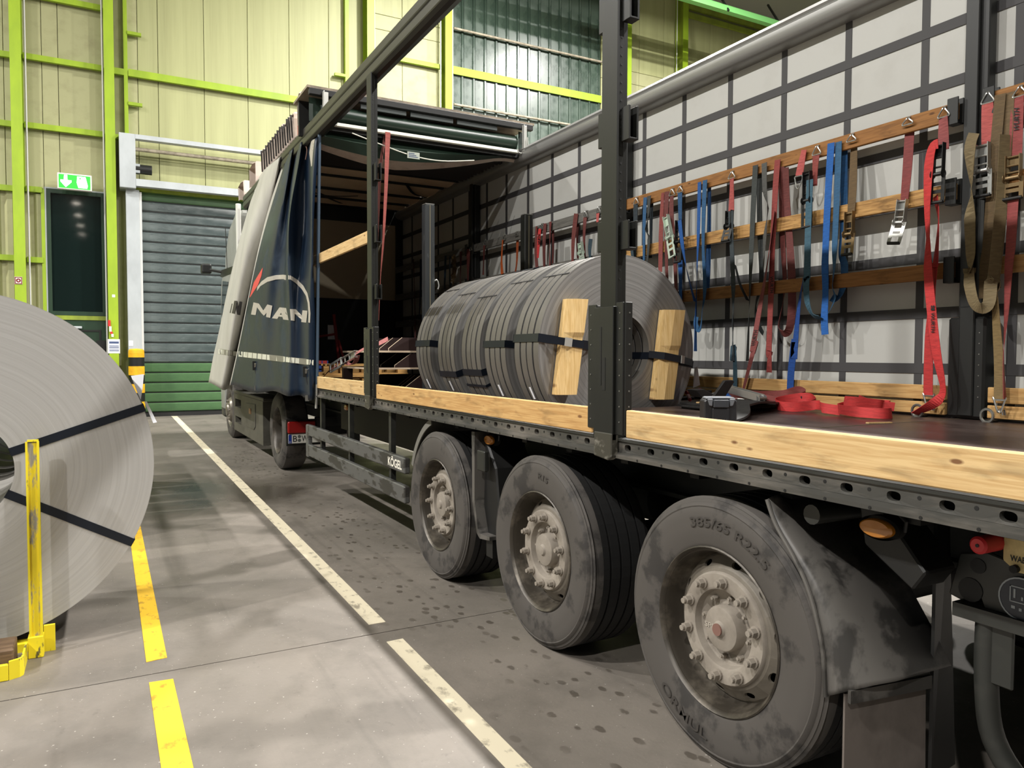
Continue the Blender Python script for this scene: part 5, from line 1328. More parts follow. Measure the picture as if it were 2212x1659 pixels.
# ------------------------------------------------------------------ big coil on its cradle
BC = (-0.647, 0, 0.915); BRO, BRI = 0.873, 0.253
t = thing('steel_coil', (BC[0], 4.85, BC[2] - BRO), 'huge bright steel coil with dark bands standing in the yellow cradle', 'steel coil')
ring((BC[0], 4.40, BC[2]), 4.40, 5.30, BRO, BRI, 'winding', t, (COILB, STRIP), 160)
for deg in (18.8, -29.2, 138, 200): band(BC, 4.40, 5.30, BRO + 0.002, BRI, deg, 0.042, t)
o = MB().add([ony(304, 864, 4.47), ony(296, 846, 4.5), ony(283, 812, 4.56), ony(311, 808, 4.58), ony(308, 838, 4.52)], [(0, 1, 2, 3, 4)]).build('delivery_note', PAPER); o.modifiers.new('thickness', 'SOLIDIFY').thickness = 0.001
prop(o, 'white delivery note sticking up from the band of the big coil', 'paper')
o = MB().add([ony(312, 868, 4.46), ony(317, 867, 4.47), ony(339, 912, 4.48), ony(331, 914, 4.46)], [(0, 1, 2, 3)]).build('delivery_note', PAPER); o.modifiers.new('thickness', 'SOLIDIFY').thickness = 0.001
prop(o, 'folded white paper hanging from the band of the big coil', 'paper')
# slit coils standing behind it
y = 6.55; k = 0
while y < 9.9:
    w = (0.34, 0.30, 0.36)[k % 3]
    t = thing('slit_coil', (-0.72, y + w / 2, 0.03), 'slit steel coil standing in the rack row behind the big coil', 'steel coil', 'slit coils in the row behind the big coil')
    ring((-0.72, y, 0.80), y, y + w, 0.77, 0.25, 'winding', t, (COILB, STRIP), 64)
    band((-0.72, 0, 0.80), y, y + w, 0.772, 0.25, 20, 0.04, t)
    y += w + 0.10; k += 1
t = thing('coil_rack', (-0.72, 8.2, 0), 'low steel rack under the row of slit coils', 'rack')
for x in (-1.05, -0.45): B(x, x + 0.1, 6.5, 10.0, 0.0, 0.034).build('rack_rail', GREEN_DULL, t)
# yellow cradle
CRY = mat('scraped_yellow_paint', (240, 220, 40), 0.5, rgb2=(70, 66, 60), scale=(14, 14, 5), amt=0.9, lo=0.60, hi=0.64)
CRW = mat('worn_yellow_web', (236, 214, 40), 0.5, rgb2=(150, 148, 146), scale=(16, 16, 4), amt=0.95, lo=0.50, hi=0.56)
OLDW = wood('old_dark_timber', (118, 96, 74), (84, 66, 50), (50, 38, 28), 'X', 0.5)
t = thing('coil_cradle', (-0.7, 4.3, 0), 'yellow steel coil cradle with upright post and worn paint', 'cradle')
y0 = 4.27
m = MB(); m.box(-0.338, -0.329, y0, y0 + 0.022, 0.10, 1.055); m.box(-0.291, -0.282, y0, y0 + 0.022, 0.10, 1.055); m.build('post_flange', CRY, t)
B(-0.329, -0.291, y0 + 0.010, y0 + 0.02, 0.10, 1.05).build('post_web', CRW, t)
B(-0.330, -0.284, y0 + 0.002, y0 + 0.022, 1.055, 1.064).build('post_cap', CRY, t)
B(-0.345, -0.280, y0 - 0.005, y0 + 0.06, 0.0, 0.105).build('post_foot', CRY, t, bevel=0.003)
MB().prism([(-0.347, 4.262), (-0.347, 4.07), (-0.36, 4.05), (-0.40, 4.03), (-0.40, 4.045), (-0.365, 4.062), (-0.355, 4.075), (-0.355, 4.262)], 'Z', 0.0, 0.085).build('base_side', CRY, t)
B(-1.3, -0.402, 4.025, 4.045, 0.0, 0.075).build('base_front', CRY, t, bevel=0.003)
B(-1.3, -0.402, 4.045, 4.10, 0.0, 0.012).build('base_floor', CRY, t)
B(-0.283, -0.235, 4.34, 4.36, 0.0, 0.13).build('rear_lug', CRY, t)
for (x0, x1, a, c) in ((-1.05, -0.30, 4.38, 4.46), (-1.05, -0.30, 5.15, 5.25)): B(x0, x1, a, c, 0.0, 0.041).build('saddle_plate', CRY, t)
o = B(-1.3, -0.385, 4.06, 4.25, 0.013, 0.13).build('timber_beam', OLDW, None, bevel=0.006); prop(o, 'old dark timber beam lying in the yellow cradle', 'timber')
# ------------------------------------------------------------------ goods on the deck
def zF(u, v): return (1440 + u * 0.14467, 780 + v * 0.14467)
def zE(u, v): return (1280 + u * 0.2351, 700 + v * 0.2351)
PLYD = mat('dark_film_plywood', (50, 36, 34), 0.4, rgb2=(66, 52, 48), scale=(3, 3, 3), amt=0.5)
PLYE = mat('plywood_edge', (204, 184, 158), 0.7, rgb2=(170, 150, 124), scale=(4, 4, 60), amt=0.5)
# stanchions
for x, lab, mm in ((2.83, 'tall steel stanchion with scratched grey paint beside the coil bundles', mat('scratched_grey_stanchion', (40, 44, 46), 0.4, rgb2=(92, 96, 96), scale=(24, 24, 5), amt=0.7, lo=0.6, hi=0.7)), (3.945, 'tall black steel stanchion with a bright worn edge behind the coils', mat('black_stanchion', (26, 27, 25), 0.35, rgb2=(60, 60, 56), scale=(20, 20, 4), amt=0.6, lo=0.58, hi=0.7))):
    t = thing('stanchion', (x, 6.95, DECK), lab, 'stanchion')
    B(x - 0.05, x + 0.05, 6.9, 7.0, DECK, 2.95).build('tube', mm, t, bevel=0.008)
    B(x - 0.047, x + 0.047, 6.903, 6.997, 2.95, 2.958).build('cap', RIV, t)
    m = MB(); m.tube(smooth_path([(x + 0.05, 6.95, 2.20), (x + 0.09, 6.95, 2.22), (x + 0.11, 6.95, 2.17), (x + 0.10, 6.95, 2.13)], 4), 0.008, 6); m.build('lash_hook', BRK, t, smooth=True)
    B(x - 0.006, x + 0.002, 6.896, 6.9, 1.2, 2.94).build('worn_edge', mat('worn_edge_%s' % lab[5:9].strip(), (110, 104, 84), 0.5), t)
# covers of the coil well, stacked
def cover(z, ribs, lab, x0=2.20):
    t = thing('coil_well_cover', (2.8, 7.3, z), lab, 'cover panel', 'stacked coil well covers')
    m = MB(); m.box(x0 * 1.03, 3.45, 7.03, 8.0, z, z + 0.018)
    m.mi = [1, 1, 1, 1, 1, 1]; m.mi[0] = 0; m.mi[1] = 0
    m.build('cover_board', [PLYD, PLYE], t)
    for xl, y, h, sl in ribs:
        xl = xl * 1.03; y += 0.2
        m = MB(); m.prism([(xl, z + 0.018), (xl, z + 0.04), (xl + sl, z + 0.018 + h), (3.42, z + 0.018 + h), (3.42, z + 0.018)], 'Y', y, y + 0.02)
        m.mi = [1, 1, 1, 1, 1, 0, 0]; m.build('rib', [PLYD, PLYE], t)
    return t
cover(DECK, [(2.56, 6.86, 0.13, 0.15), (2.60, 7.10, 0.13, 0.15), (2.66, 7.35, 0.13, 0.15), (2.40, 7.6, 0.13, 0.15)], 'dark plywood coil well cover, lowest of the stack')
cover(1.334, [(2.44, 6.84, 0.14, 0.17), (2.42, 7.2, 0.14, 0.17), (2.40, 7.6, 0.14, 0.17)], 'dark plywood coil well cover, middle of the stack')
cover(1.50, [(2.38, 6.84, 0.13, 0.14), (2.35, 7.02, 0.13, 0.14), (2.33, 7.2, 0.13, 0.14), (2.31, 7.38, 0.13, 0.14)], 'dark plywood coil well cover, topmost of the stack')
for x, y in ((2.26, 7.9), (3.38, 7.9), (3.38, 6.85)):
    pass
for y in (6.95, 7.85): B(3.30, 3.40, y, y + 0.06, DECK + 0.018 + 0.13, 1.334).build('spacer', PLYD, bpy.data.objects['coil_well_cover'])
for y in (7.88,): B(2.24, 2.34, y, y + 0.06, DECK + 0.018, 1.334).build('spacer', PLYD, bpy.data.objects['coil_well_cover'])
# pallet with branded block, blue crate
PAL = wood('pallet_wood', (196, 156, 96), (150, 112, 64), (96, 66, 40), 'X', 0.4)
t = thing('pallet', (2.6, 8.7, DECK), 'wooden pallet standing near the bunched curtain in the trailer', 'pallet')
for y in (8.45, 8.85, 9.2): B(2.12, 3.2, y, y + 0.1, DECK, DECK + 0.022).build('bottom_deck_board', PAL, t)
for x in (2.14, 2.62, 3.06):
    for y in (8.45, 8.85, 9.2): B(x, x + 0.13, y, y + 0.1, DECK + 0.022, DECK + 0.10).build('block', PAL, t)
for y in (8.43, 8.62, 8.81, 9.0, 9.19): B(2.12, 3.22, y, y + 0.12, DECK + 0.10, DECK + 0.122).build('deck_board', PAL, t)
t = thing('pallet', (2.6, 8.72, DECK + 0.122), 'upper wooden pallet with a branded end block', 'pallet')
z = DECK + 0.122
for y in (8.5, 8.9, 9.25): B(2.2, 3.2, y, y + 0.1, z, z + 0.022).build('bottom_deck_board', PAL, t)
for x in (2.38, 2.75, 3.07):
    for y in (8.5, 8.9, 9.25): B(x, x + 0.12, y, y + 0.1, z + 0.022, z + 0.102).build('block', PAL, t)
for y in (8.48, 8.67, 8.86, 9.05, 9.24): B(2.3, 3.22, y, y + 0.12, z + 0.102, z + 0.122).build('deck_board', PAL, t)
yb = 8.4995
lettering('EPAL', [V((2.402, yb, z + 0.047)), V((2.478, yb, z + 0.047)), V((2.478, yb, z + 0.078)), V((2.402, yb, z + 0.078))], 'brand_lettering', mat('branded_brown', (86, 54, 30), 0.8), t, 0.01)
m = MB(); N = 28
for i in range(N):
    a, b = 2 * math.pi * i / N, 2 * math.pi * (i + 1) / N
    m.add([(2.44 + 0.052 * math.cos(q) * k, yb, z + 0.0625 + 0.030 * math.sin(q) * k) for q, k in ((a, 1), (b, 1), (b, 0.9), (a, 0.9))], [(0, 1, 2, 3)])
m.build('brand_oval', mat('branded_brown', (86, 54, 30), 0.8), t)
t = thing('bottle_crate', (2.32, 9.6, DECK), 'small blue plastic crate with red rim in the dark front of the trailer', 'crate')
CBL = mat('crate_blue', (30, 60, 130), 0.45); CRD = mat('crate_red', (150, 36, 34), 0.5)
for z0, z1, mm in ((0, 0.06, CRD), (0.06, 0.10, CBL), (0.12, 0.16, CBL), (0.18, 0.22, CBL), (0.24, 0.28, CRD)):
    m = MB(); z = DECK
    for (a, b, c, d) in ((2.18, 2.50, 9.5, 9.51), (2.18, 2.50, 9.79, 9.80), (2.18, 2.19, 9.51, 9.79), (2.49, 2.50, 9.51, 9.79)): m.box(a, b, c, d, z + z0, z + z1)
    m.build('crate_band', mm, t)
for x in (2.18, 2.26, 2.34, 2.42, 2.49): B(x, x + 0.012, 9.497, 9.505, DECK, DECK + 0.28).build('crate_rib', CBL, t)
B(2.17, 2.51, 9.49, 9.81, DECK, DECK + 0.012).build('crate_floor', CBL, t)
# hand truck like red bars and wall papers in the dark
t = thing('red_stand', (3.2, 11.4, DECK), 'red steel stand leaning at the black bulkhead', 'stand')
RB = mat('faded_red_steel', (140, 34, 34), 0.5)
MB().cyl((3.25, 11.6, DECK), (3.15, 11.6, 2.1), 0.025, 8).build('upright', RB, t); MB().cyl((2.72, 11.55, 1.72), (3.2, 11.6, 1.8), 0.018, 8).build('cross_bar', RB, t)
MB().cyl((3.32, 11.4, DECK), (3.22, 11.6, 1.7), 0.02, 8).build('strut', RB, t)
prop(B(3.16, 3.30, 12.005, 12.012, 1.72, 1.95).build('paper_sheet', PAPER), 'white paper sheet fixed to the black bulkhead', 'paper')
# black case near the deck edge
t = thing('battery_pack', (2.15, 2.19, DECK), 'black rugged battery pack behind the pale side board', 'battery')
BKP = mat('rugged_black_plastic', (34, 36, 40), 0.45); BKG = mat('grey_plastic_cap', (104, 108, 114), 0.45); BKM = mat('mid_grey_plastic', (56, 60, 66), 0.4)
pc = V((2.235, 2.31, DECK)); pr_ = V((_r0.x, _r0.y, 0)); pf_ = V((-pr_.y, pr_.x, 0))
def pk(poly, d0, d1, name, mm, bev=0.003):
    """front outline in (sideways, height), depth from the front"""
    n = len(poly); vs = [pc + pr_ * a + V((0, 0, h)) + pf_ * d0 for a, h in poly] + [pc + pr_ * a + V((0, 0, h)) + pf_ * d1 for a, h in poly]
    MB().add(vs, [(i, (i + 1) % n, n + (i + 1) % n, n + i) for i in range(n)] + [tuple(range(n - 1, -1, -1)), tuple(range(n, 2 * n))]).build(name, mm, t, bevel=bev)
pk([(-0.068, 0), (0.068, 0), (0.068, 0.170), (0.060, 0.180), (-0.060, 0.180), (-0.068, 0.170)], 0, 0.08, 'body', BKP, 0.005)
pk([(-0.062, 0.180), (0.062, 0.180), (0.054, 0.188), (-0.054, 0.188)], 0.0, 0.075, 'top_cap', BKG)
pk([(-0.058, 0.182), (-0.034, 0.182), (-0.036, 0.150), (-0.048, 0.152)], -0.010, 0.0, 'shoulder', BKG)
pk([(0.034, 0.182), (0.058, 0.182), (0.048, 0.152), (0.036, 0.150)], -0.010, 0.0, 'shoulder', BKG)
pk([(-0.033, 0.145), (0.031, 0.145), (0.031, 0.178), (-0.033, 0.178)], -0.014, 0.0, 'button_panel', BKM)
pk([(-0.036, 0.06), (0.034, 0.06), (0.034, 0.142), (-0.036, 0.142)], -0.009, 0.0, 'front_panel', BKP)
for k in range(6): pk([(-0.030 + 0.010 * k, 0.07), (-0.026 + 0.010 * k, 0.07), (-0.026 + 0.010 * k, 0.098), (-0.030 + 0.010 * k, 0.098)], -0.012, -0.009, 'vent_rib', BKM, 0)
# anti slip mats
RUB = mat('anti_slip_rubber', (28, 28, 28), 0.7, rgb2=(44, 43, 41), scale=(30, 30, 30), amt=0.5)
m = MB(); P = [V((2.95, 3.10, 1.124)), V((3.1, 3.16, 1.14)), V((3.25, 3.3, 1.18)), V((3.5, 3.42, 1.195)), V((3.8, 3.58, 1.175)), V((3.98, 3.68, 1.16))]
P = smooth_path(P, 5); m.ribbon(P, [V((0, 1, 0))] * len(P), 0.26, 0.012); o = m.build('rubber_mat', RUB, None, smooth=True); prop(o, 'black anti slip rubber mat curling up on the deck beside the battery pack', 'rubber mat')
for i, (x, y, z, a) in enumerate(((3.83, 3.80, 1.122, 0.06), (3.80, 3.78, 1.136, -0.06), (3.84, 3.82, 1.15, 0.03))):
    c, s_ = math.cos(a), math.sin(a)
    m = MB(); m.obox((x, y, z + 0.006), V((c, s_, 0)) * 0.40, V((-s_, c, 0)) * 0.13, (0, 0, 0.006)); o = m.build('rubber_mat', RUB); prop(o, ['lowest of three flat black rubber mats stacked at the coil', 'middle of three flat black rubber mats stacked at the coil', 'topmost of three flat black rubber mats stacked at the coil'][i], 'rubber mat', 'black rubber mats stacked at the coil')
YF_ = 3.62
q = [ony(*zF(690, 545), YF_), ony(*zF(870, 545), YF_), ony(*zF(1015, 305), YF_), ony(*zF(985, 285), YF_), ony(*zF(870, 292), YF_)]
m = MB(); m.add(q + [p + V((0.03, 0.05, 0)) for p in q], [(0, 1, 2, 3, 4), (9, 8, 7, 6, 5)] + [(i, (i + 1) % 5, 5 + (i + 1) % 5, 5 + i) for i in range(5)])
o = m.build('rubber_flap', RUB, None, bevel=0.004); prop(o, 'black rubber flap standing up at an angle from the mats', 'rubber mat')
q = [ony(*zF(440, 430), 3.9), ony(*zF(560, 420), 3.9), ony(*zF(700, 490), 3.9), ony(*zF(690, 545), 3.9), ony(*zF(520, 545), 3.9)]
m = MB(); m.add(q + [p + V((0.02, 0.12, 0)) for p in q], [(0, 1, 2, 3, 4), (9, 8, 7, 6, 5)] + [(i, (i + 1) % 5, 5 + (i + 1) % 5, 5 + i) for i in range(5)])
o = m.build('edge_protector', mat('grey_black_plastic', (46, 45, 46), 0.6), None, bevel=0.004); prop(o, 'grey black plastic edge protector lying before the far boards', 'edge protector')
o = MB().obox((3.52, 3.78, 1.1685), (0.08, 0.012, 0), (-0.002, 0.012, 0), (0, 0, 0.004)).build('wood_splinter', PINE); prop(o, 'small pale wood splinter on the rubber mats', 'wood')
o = MB().obox((3.63, 2.58, 1.124), (0.07, -0.02, 0), (0.004, 0.012, 0), (0, 0, 0.003)).build('wood_splinter', PINE); prop(o, 'small wood splinter on the deck before the red strap pile', 'wood')
# lashing rings on the far deck edge
def lash_ring(y, nm=True):
    p = part_empty('lashing_point', (4.26, y, DECK), TRL)
    B(4.235, 4.285, y - 0.03, y + 0.03, DECK, DECK + 0.012).build('ring_base', BLACKM, p)
    m = MB(); m.tube([(4.24 - 0.01, y + 0.033 * math.cos(q), DECK + 0.035 + 0.036 * math.sin(q)) for q in [2 * math.pi * k / 14 for k in range(14)]], 0.008, 6, closed=True); m.build('ring', RIV, p, smooth=True)
for y in (2.36, 2.76, 3.80, 4.27, 5.2): lash_ring(y)
# ------------------------------------------------------------------ lashing straps
def zA(u, v): return (1320 + u * 0.25316, 360 + v * 0.25316)
def zB(u, v): return (1720 + u * 0.27735, 180 + v * 0.27735)
def zC(u, v): return (1720 + u * 0.24106, 560 + v * 0.24106)
def zD(u, v): return (900 + u * 0.18083, 440 + v * 0.18083)
def pid(u, v): return (u, v)
WEB = {}
def web(rgb):
    k = rgb
    if k not in WEB:
        rgb = tuple(int(v * 0.88) for v in rgb)
        WEB[k] = mat('webbing_%d_%d_%d' % rgb, rgb, 0.75, rgb2=tuple(int(v * 0.72) for v in rgb), scale=(18, 18, 90), amt=0.5, bump=0.2, bscale=(20, 20, 260))
    return WEB[k]
HOOKM = mat('bright_hook_wire', (200, 200, 196), 0.25, metal=0.9)
RATM = mat('zinc_ratchet', (178, 178, 174), 0.3, metal=0.8)
RATG = mat('green_white_ratchet', (190, 204, 188), 0.4, metal=0.3)
RATB = mat('black_ratchet', (34, 34, 34), 0.4, metal=0.4)
RATR = mat('rusty_ratchet', (120, 100, 70), 0.4, metal=0.7)
GRIP = mat('black_grip', (24, 24, 24), 0.5)
def fall(t, pts, X, colour, w=0.05, tw=None, name='webbing', conv=pid, dx=None):
    P = []
    for i, p in enumerate(pts):
        xx = X + (dx[i] if dx else 0.0)
        P.append(onx(*conv(*p), xx))
    k = 5
    S = smooth_path(P, k)
    T = [0.0] * len(S)
    if tw:
        for i in range(len(S)):
            a = i / k; j = min(int(a), len(tw) - 2); f = a - j; T[i] = tw[j] * (1 - f) + tw[j + 1] * f
    else:
        ph = random.uniform(0, 6); 
        T = [12 * math.sin(ph + 0.35 * i) for i in range(len(S))]
    wd = []
    for i in range(len(S)):
        tg = (S[min(i + 1, len(S) - 1)] - S[max(i - 1, 0)]).normalized()
        a = V((1, 0, 0)).cross(tg); 
        a = V((0, 1, 0)) if a.length < 0.2 else a.normalized()
        wd.append(Matrix.Rotation(R(T[i]), 3, tg) @ a)
    m = MB(); m.ribbon(S, wd, w, 0.003)
    return m.build(name, web(colour), t)
def hook(t, top, bot, X, mm=None, conv=pid):
    a = onx(*conv(*top), X); b = onx(*conv(*bot), X)
    h = max(0.05, a.z - b.z); w = 0.032
    m = MB()
    m.tube(smooth_path([(a.x, a.y - w, b.z), (a.x, a.y - w, b.z + h * 0.2), (a.x, a.y - 0.008, a.z - 0.012), (a.x + 0.012, a.y - 0.006, a.z), (a.x + 0.035, a.y - 0.006, a.z), (a.x + 0.045, a.y - 0.006, a.z - 0.03)], 4), 0.005, 6)
    m.tube(smooth_path([(a.x, a.y + w, b.z), (a.x, a.y + w, b.z + h * 0.2), (a.x, a.y + 0.008, a.z - 0.012), (a.x + 0.012, a.y + 0.006, a.z), (a.x + 0.035, a.y + 0.006, a.z), (a.x + 0.045, a.y + 0.006, a.z - 0.03)], 4), 0.005, 6)
    m.tube([(a.x, a.y - w, b.z), (a.x, a.y + w, b.z)], 0.005, 6)
    return m.build('hook', mm or HOOKM, t, smooth=True)
def ratchet(t, top, bot, X, mm=RATM, out=0.05, w=0.056, conv=pid, grip=True, plane='X'):
    f = onx if plane == 'X' else ony
    a = f(*conv(*top), X); b = f(*conv(*bot), X)
    u = b - a; L = u.length; u.normalize()
    v = V((0, 1, 0)) - u * u.y; v.normalize(); n = v.cross(u); 
    if n.x > 0: n = -n
    p = part_empty('ratchet', a, t)
    m = MB()
    for s_ in (-1, 1): m.obox(a + u * L * 0.28 + v * (s_ * w / 2) + n * 0.014, u * L * 0.28, v * 0.002, n * 0.016)
    for k in (0.04, 0.24, 0.40): m.cyl(a + u * L * k - v * w / 2 + n * 0.012, a + u * L * k + v * w / 2 + n * 0.012, 0.006, 8)
    m.obox(a + u * L * 0.14 + n * 0.004, u * L * 0.10, v * w * 0.48, n * 0.002)
    m.build('ratchet_frame', mm, p)
    m = MB(); c = a + u * L * 0.52 + n * 0.018
    m.cyl(c - v * w * 0.62, c + v * w * 0.62, 0.012, 10)
    for s_ in (-1, 1): m.cyl(c + v * (s_ * w * 0.54), c + v * (s_ * w * 0.60), 0.025, 14)
    m.build('ratchet_spool', mm, p)
    m = MB(); e = a + u * L + n * out
    for s_ in (-1, 1): m.bar(c + v * (s_ * w * 0.62), e + v * (s_ * w * 0.62), 0.004, 0.022, up=tuple(v))
    for k in (0.35, 0.62): q = c.lerp(e, k); m.obox(q, (e - c).normalized() * 0.010, v * w * 0.6, n * 0.002)
    m.build('ratchet_handle', mm, p)
    MB().cyl(e - v * w * 0.68, e + v * w * 0.68, 0.010, 10).build('ratchet_grip', GRIP if grip else mm, p, smooth=True)
    return p
def strap(label, at, group='lashing straps on the far side laths'):
    loc = onx(*at, 4.27)
    return thing('lashing_strap', loc, label, 'strap', group)
def vtext(t, s, x0, y0, x1, y1, X, down=True, m_=None, conv=pid, lean=0.0, logo=True):
    """lettering along a hanging strap, px box"""
    a = conv(x0, y0); b = conv(x1, y1)
    le = lean
    if down: q = [(a[0], a[1]), (a[0] + le, b[1]), (b[0] + le, b[1]), (b[0], a[1])]
    else: q = [(b[0] + le, b[1]), (b[0], a[1]), (a[0], a[1]), (a[0] + le, b[1])]
    lettering(s, q, 'webbing_print', m_ or BLACK, t, 0.02, mapf=lambda x, y: onx(x, y, X))
XS = 4.268; XB = 4.325
REDD = (118, 56, 52); REDM = (150, 70, 64); PINK = (204, 96, 92); TEAL = (52, 74, 86); DKT = (38, 52, 60); BLUE = (26, 92, 168); MBLUE = (44, 96, 142)
GRY = (70, 74, 74); BRRED = (222, 58, 58); OLIVE = (134, 116, 82); BROWN = (104, 82, 52); TAN = (142, 118, 74); ORANGE = (210, 98, 36)
T_ = strap('dark teal strap hooked over the lath beside the black near post', zA(212, 270))
hook(T_, (214, 262), (214, 318), XS, conv=zA); fall(T_, [(210, 318), (207, 480), (203, 620), (195, 790)], XS, DKT, conv=zA); fall(T_, [(180, 560), (176, 700), (190, 800)], XS - 0.03, TEAL, conv=zA)
T_ = strap('blue strap and grey twisted strap end slung together over the lath above the coil', zA(310, 255))
fall(T_, [(292, 262), (282, 500), (280, 800)], XS, MBLUE, conv=zA, w=0.04); fall(T_, [(325, 250), (318, 400), (302, 540), (322, 620), (306, 830)], XS - 0.008, GRY, conv=zA, tw=[0, 20, 75, 10, 30]); fall(T_, [(345, 255), (342, 500), (335, 780)], XB, DKT, conv=zA)
T_ = strap('dull red strap with a pale handled ratchet hanging above the coil', zA(480, 215))
fall(T_, [(442, 222), (428, 500), (420, 900)], XS, REDM, conv=zA, w=0.045); fall(T_, [(478, 212), (468, 500), (478, 1000)], XS - 0.006, REDD, conv=zA, w=0.05)
hook(T_, (520, 185), (520, 245), XS, conv=zA); fall(T_, [(518, 248), (515, 440), (540, 700), (556, 1080)], XS, REDD, conv=zA); ratchet(T_, (478, 420), (545, 770), XS - 0.02, RATG, 0.03, conv=zA, grip=False)
T_ = strap('bright blue strap with a black ratchet hanging just above the coil edge', zA(590, 165))
hook(T_, (588, 162), (588, 218), XS, conv=zA); fall(T_, [(588, 220), (590, 460), (590, 560)], XS, (34, 84, 130), conv=zA); ratchet(T_, (588, 455), (588, 815), XS - 0.01, RATB, 0.03, conv=zA)
fall(T_, [(585, 455), (606, 650), (650, 900), (715, 1150)], XS - 0.05, BLUE, conv=zA, w=0.045, tw=[0, 5, 50, 70]); fall(T_, [(590, 800), (592, 950), (592, 1140)], XS, BLUE, conv=zA)
T_ = strap('blue strap with a curled loop end slung over the lath beyond the coil', zA(780, 118))
fall(T_, [(755, 132), (746, 530), (736, 800), (728, 1100), (722, 1350), (720, 1575)], XS - 0.004, BLUE, conv=zA, w=0.04, tw=[0, 5, 30, 50, 65, 80]); fall(T_, [(802, 115), (790, 400), (786, 700), (800, 1040), (778, 1230), (765, 1370), (740, 1385), (722, 1340), (730, 1280)], XS - 0.01, MBLUE, conv=zA, tw=[0, 5, 20, 10, 45, 30, 0, 0, 0]); fall(T_, [(838, 150), (836, 500), (828, 800), (818, 1050)], XB, (30, 84, 140), conv=zA)
T_ = strap('dark grey strap with pink hook end and black ratchet reaching the deck ring', zA(1030, 40))
hook(T_, (1030, 36), (1030, 98), XS, conv=zA); fall(T_, [(1030, 98), (1030, 220), (1026, 380)], XS, (188, 88, 82), conv=zA); ratchet(T_, (1022, 375), (1015, 635), XS - 0.01, RATB, 0.05, conv=zA)
fall(T_, [(1020, 380), (1028, 640), (1042, 1000), (1040, 1340), (1036, 1659)] + [], XS - 0.035, (60, 70, 74), conv=zA, tw=[0, 10, 5, 60, 10]); fall(T_, [zA(1036, 1659), zE(1300, 200), zE(1310, 420), zE(1308, 590)], XS - 0.03, (62, 92, 106), tw=[10, 20, 10, 5])
fall(T_, [(1060, 840), (1100, 1000), (1165, 1140)], XS - 0.02, DKT, conv=zA, w=0.045, tw=[60, 70, 75]); hook(T_, zE(1308, 585), zE(1300, 640), 4.24)
T_ = strap('pair of dark grey strap falls slung over the lath between two red straps', (1640, 355))
fall(T_, [(1632, 357), zA(1216, 300), zA(1198, 700), zA(1182, 1130), zA(1172, 1420), zE(1422, 340)], XS, (64, 70, 68), tw=[0, 0, 5, 40, 60, 70]); fall(T_, [(1651, 352), zA(1312, 200), zA(1338, 350), zA(1312, 600), zA(1300, 880)], XS - 0.012, (92, 92, 88), tw=[0, 10, 60, 20, 45]); fall(T_, [(1640, 362), zA(1268, 500), zA(1282, 960), zA(1235, 1180), zA(1250, 1330), zA(1298, 1425)], XB, (54, 58, 58), tw=[0, 0, 10, 40, 10, 30])
T_ = strap('long red printed strap with one fall reaching down to the deck', (1680, 345))
fall(T_, [(1680, 345), zA(1402, 200), zA(1378, 700), zA(1368, 1000), zA(1356, 1300), zA(1346, 1600), zE(1628, 250), zE(1622, 445)], XS, (158, 66, 62), w=0.052, tw=[0, 0, 10, 0, 5, 0, 25, 0]); fall(T_, [zA(1396, 380), zA(1330, 850), zA(1262, 1250), zA(1205, 1580), zE(1500, 150), zE(1445, 370), zE(1378, 630)], XS - 0.02, (150, 78, 74), w=0.055, tw=[50, 40, 10, 5, 5, 20, 35])
vtext(T_, 'WURTH', 1356, 935, 1384, 1078, XS - 0.006, True, BLACK, zA); vtext(T_, 'WURTH', 1218, 1395, 1254, 1530, XS - 0.026, False, mat('dull_print', (70, 44, 42), 0.8), zA, lean=-7)
T_ = strap('red strap hanging in a closed loop from the lath', (1693, 378))
fall(T_, [(1688, 360), zA(1455, 300), zA(1462, 600), zA(1482, 950), zA(1468, 1150), zA(1432, 1360), zA(1472, 1425), zA(1525, 1370), zA(1545, 1100), zA(1528, 700), zA(1500, 300), (1697, 362)], XB - 0.0, REDD, w=0.055, tw=[0, 5, 10, 20, 50, 60, 30, 60, 40, 10, 0, 0], dx=[-0.05, 0, 0, 0, 0, 0, -0.01, -0.02, -0.02, -0.02, -0.02, -0.05])
T_ = strap('short pink strap end with hanging hook beside the teal strap', zB(50, 525))
fall(T_, [(62, 518), (45, 600), (22, 720)], XS, PINK, conv=zB, w=0.055); hook(T_, (20, 800), (20, 725), XS, conv=zB) if False else None
a = onx(*zB(20, 722), XS); m = MB(); m.tube(smooth_path([a + V((0, -0.03, 0)), a + V((0, -0.03, -0.03)), a + V((0, 0.0, -0.085)), a + V((0, 0.02, -0.07)), a + V((0, 0.03, -0.02)), a + V((0, 0.03, 0)), a + V((0, -0.03, 0))], 4), 0.005, 6); m.build('hook', HOOKM, T_, smooth=True)
T_ = strap('teal strap with long ratchet on a red hook end next to the blue bundle', zB(160, 485))
hook(T_, (160, 482), (158, 555), XS, conv=zB); fall(T_, [(155, 558), (148, 660), (138, 800)], XS, (160, 74, 68), conv=zB, w=0.055); ratchet(T_, (98, 690), (96, 1120), XS - 0.015, RATB, 0.02, conv=zB)
fall(T_, [zB(106, 750), zB(92, 1150), zB(84, 1500), zC(88, 180), zC(98, 380), zC(150, 500), zC(222, 522)], XS - 0.04, (66, 106, 126), w=0.055, tw=[0, 5, 0, 0, 15, 50, 70])
T_ = strap('bright blue strap running tight down to a deck ring', zA(1640, 950))
fall(T_, [zA(1640, 950), zA(1602, 1200), zA(1560, 1640), zE(1858, 150), zE(1826, 420), zE(1816, 600)], XS - 0.01, (22, 78, 160), w=0.058, tw=[55, 30, 0, 0, 0, 0]); hook(T_, zE(1816, 600), zE(1816, 690), 4.235)
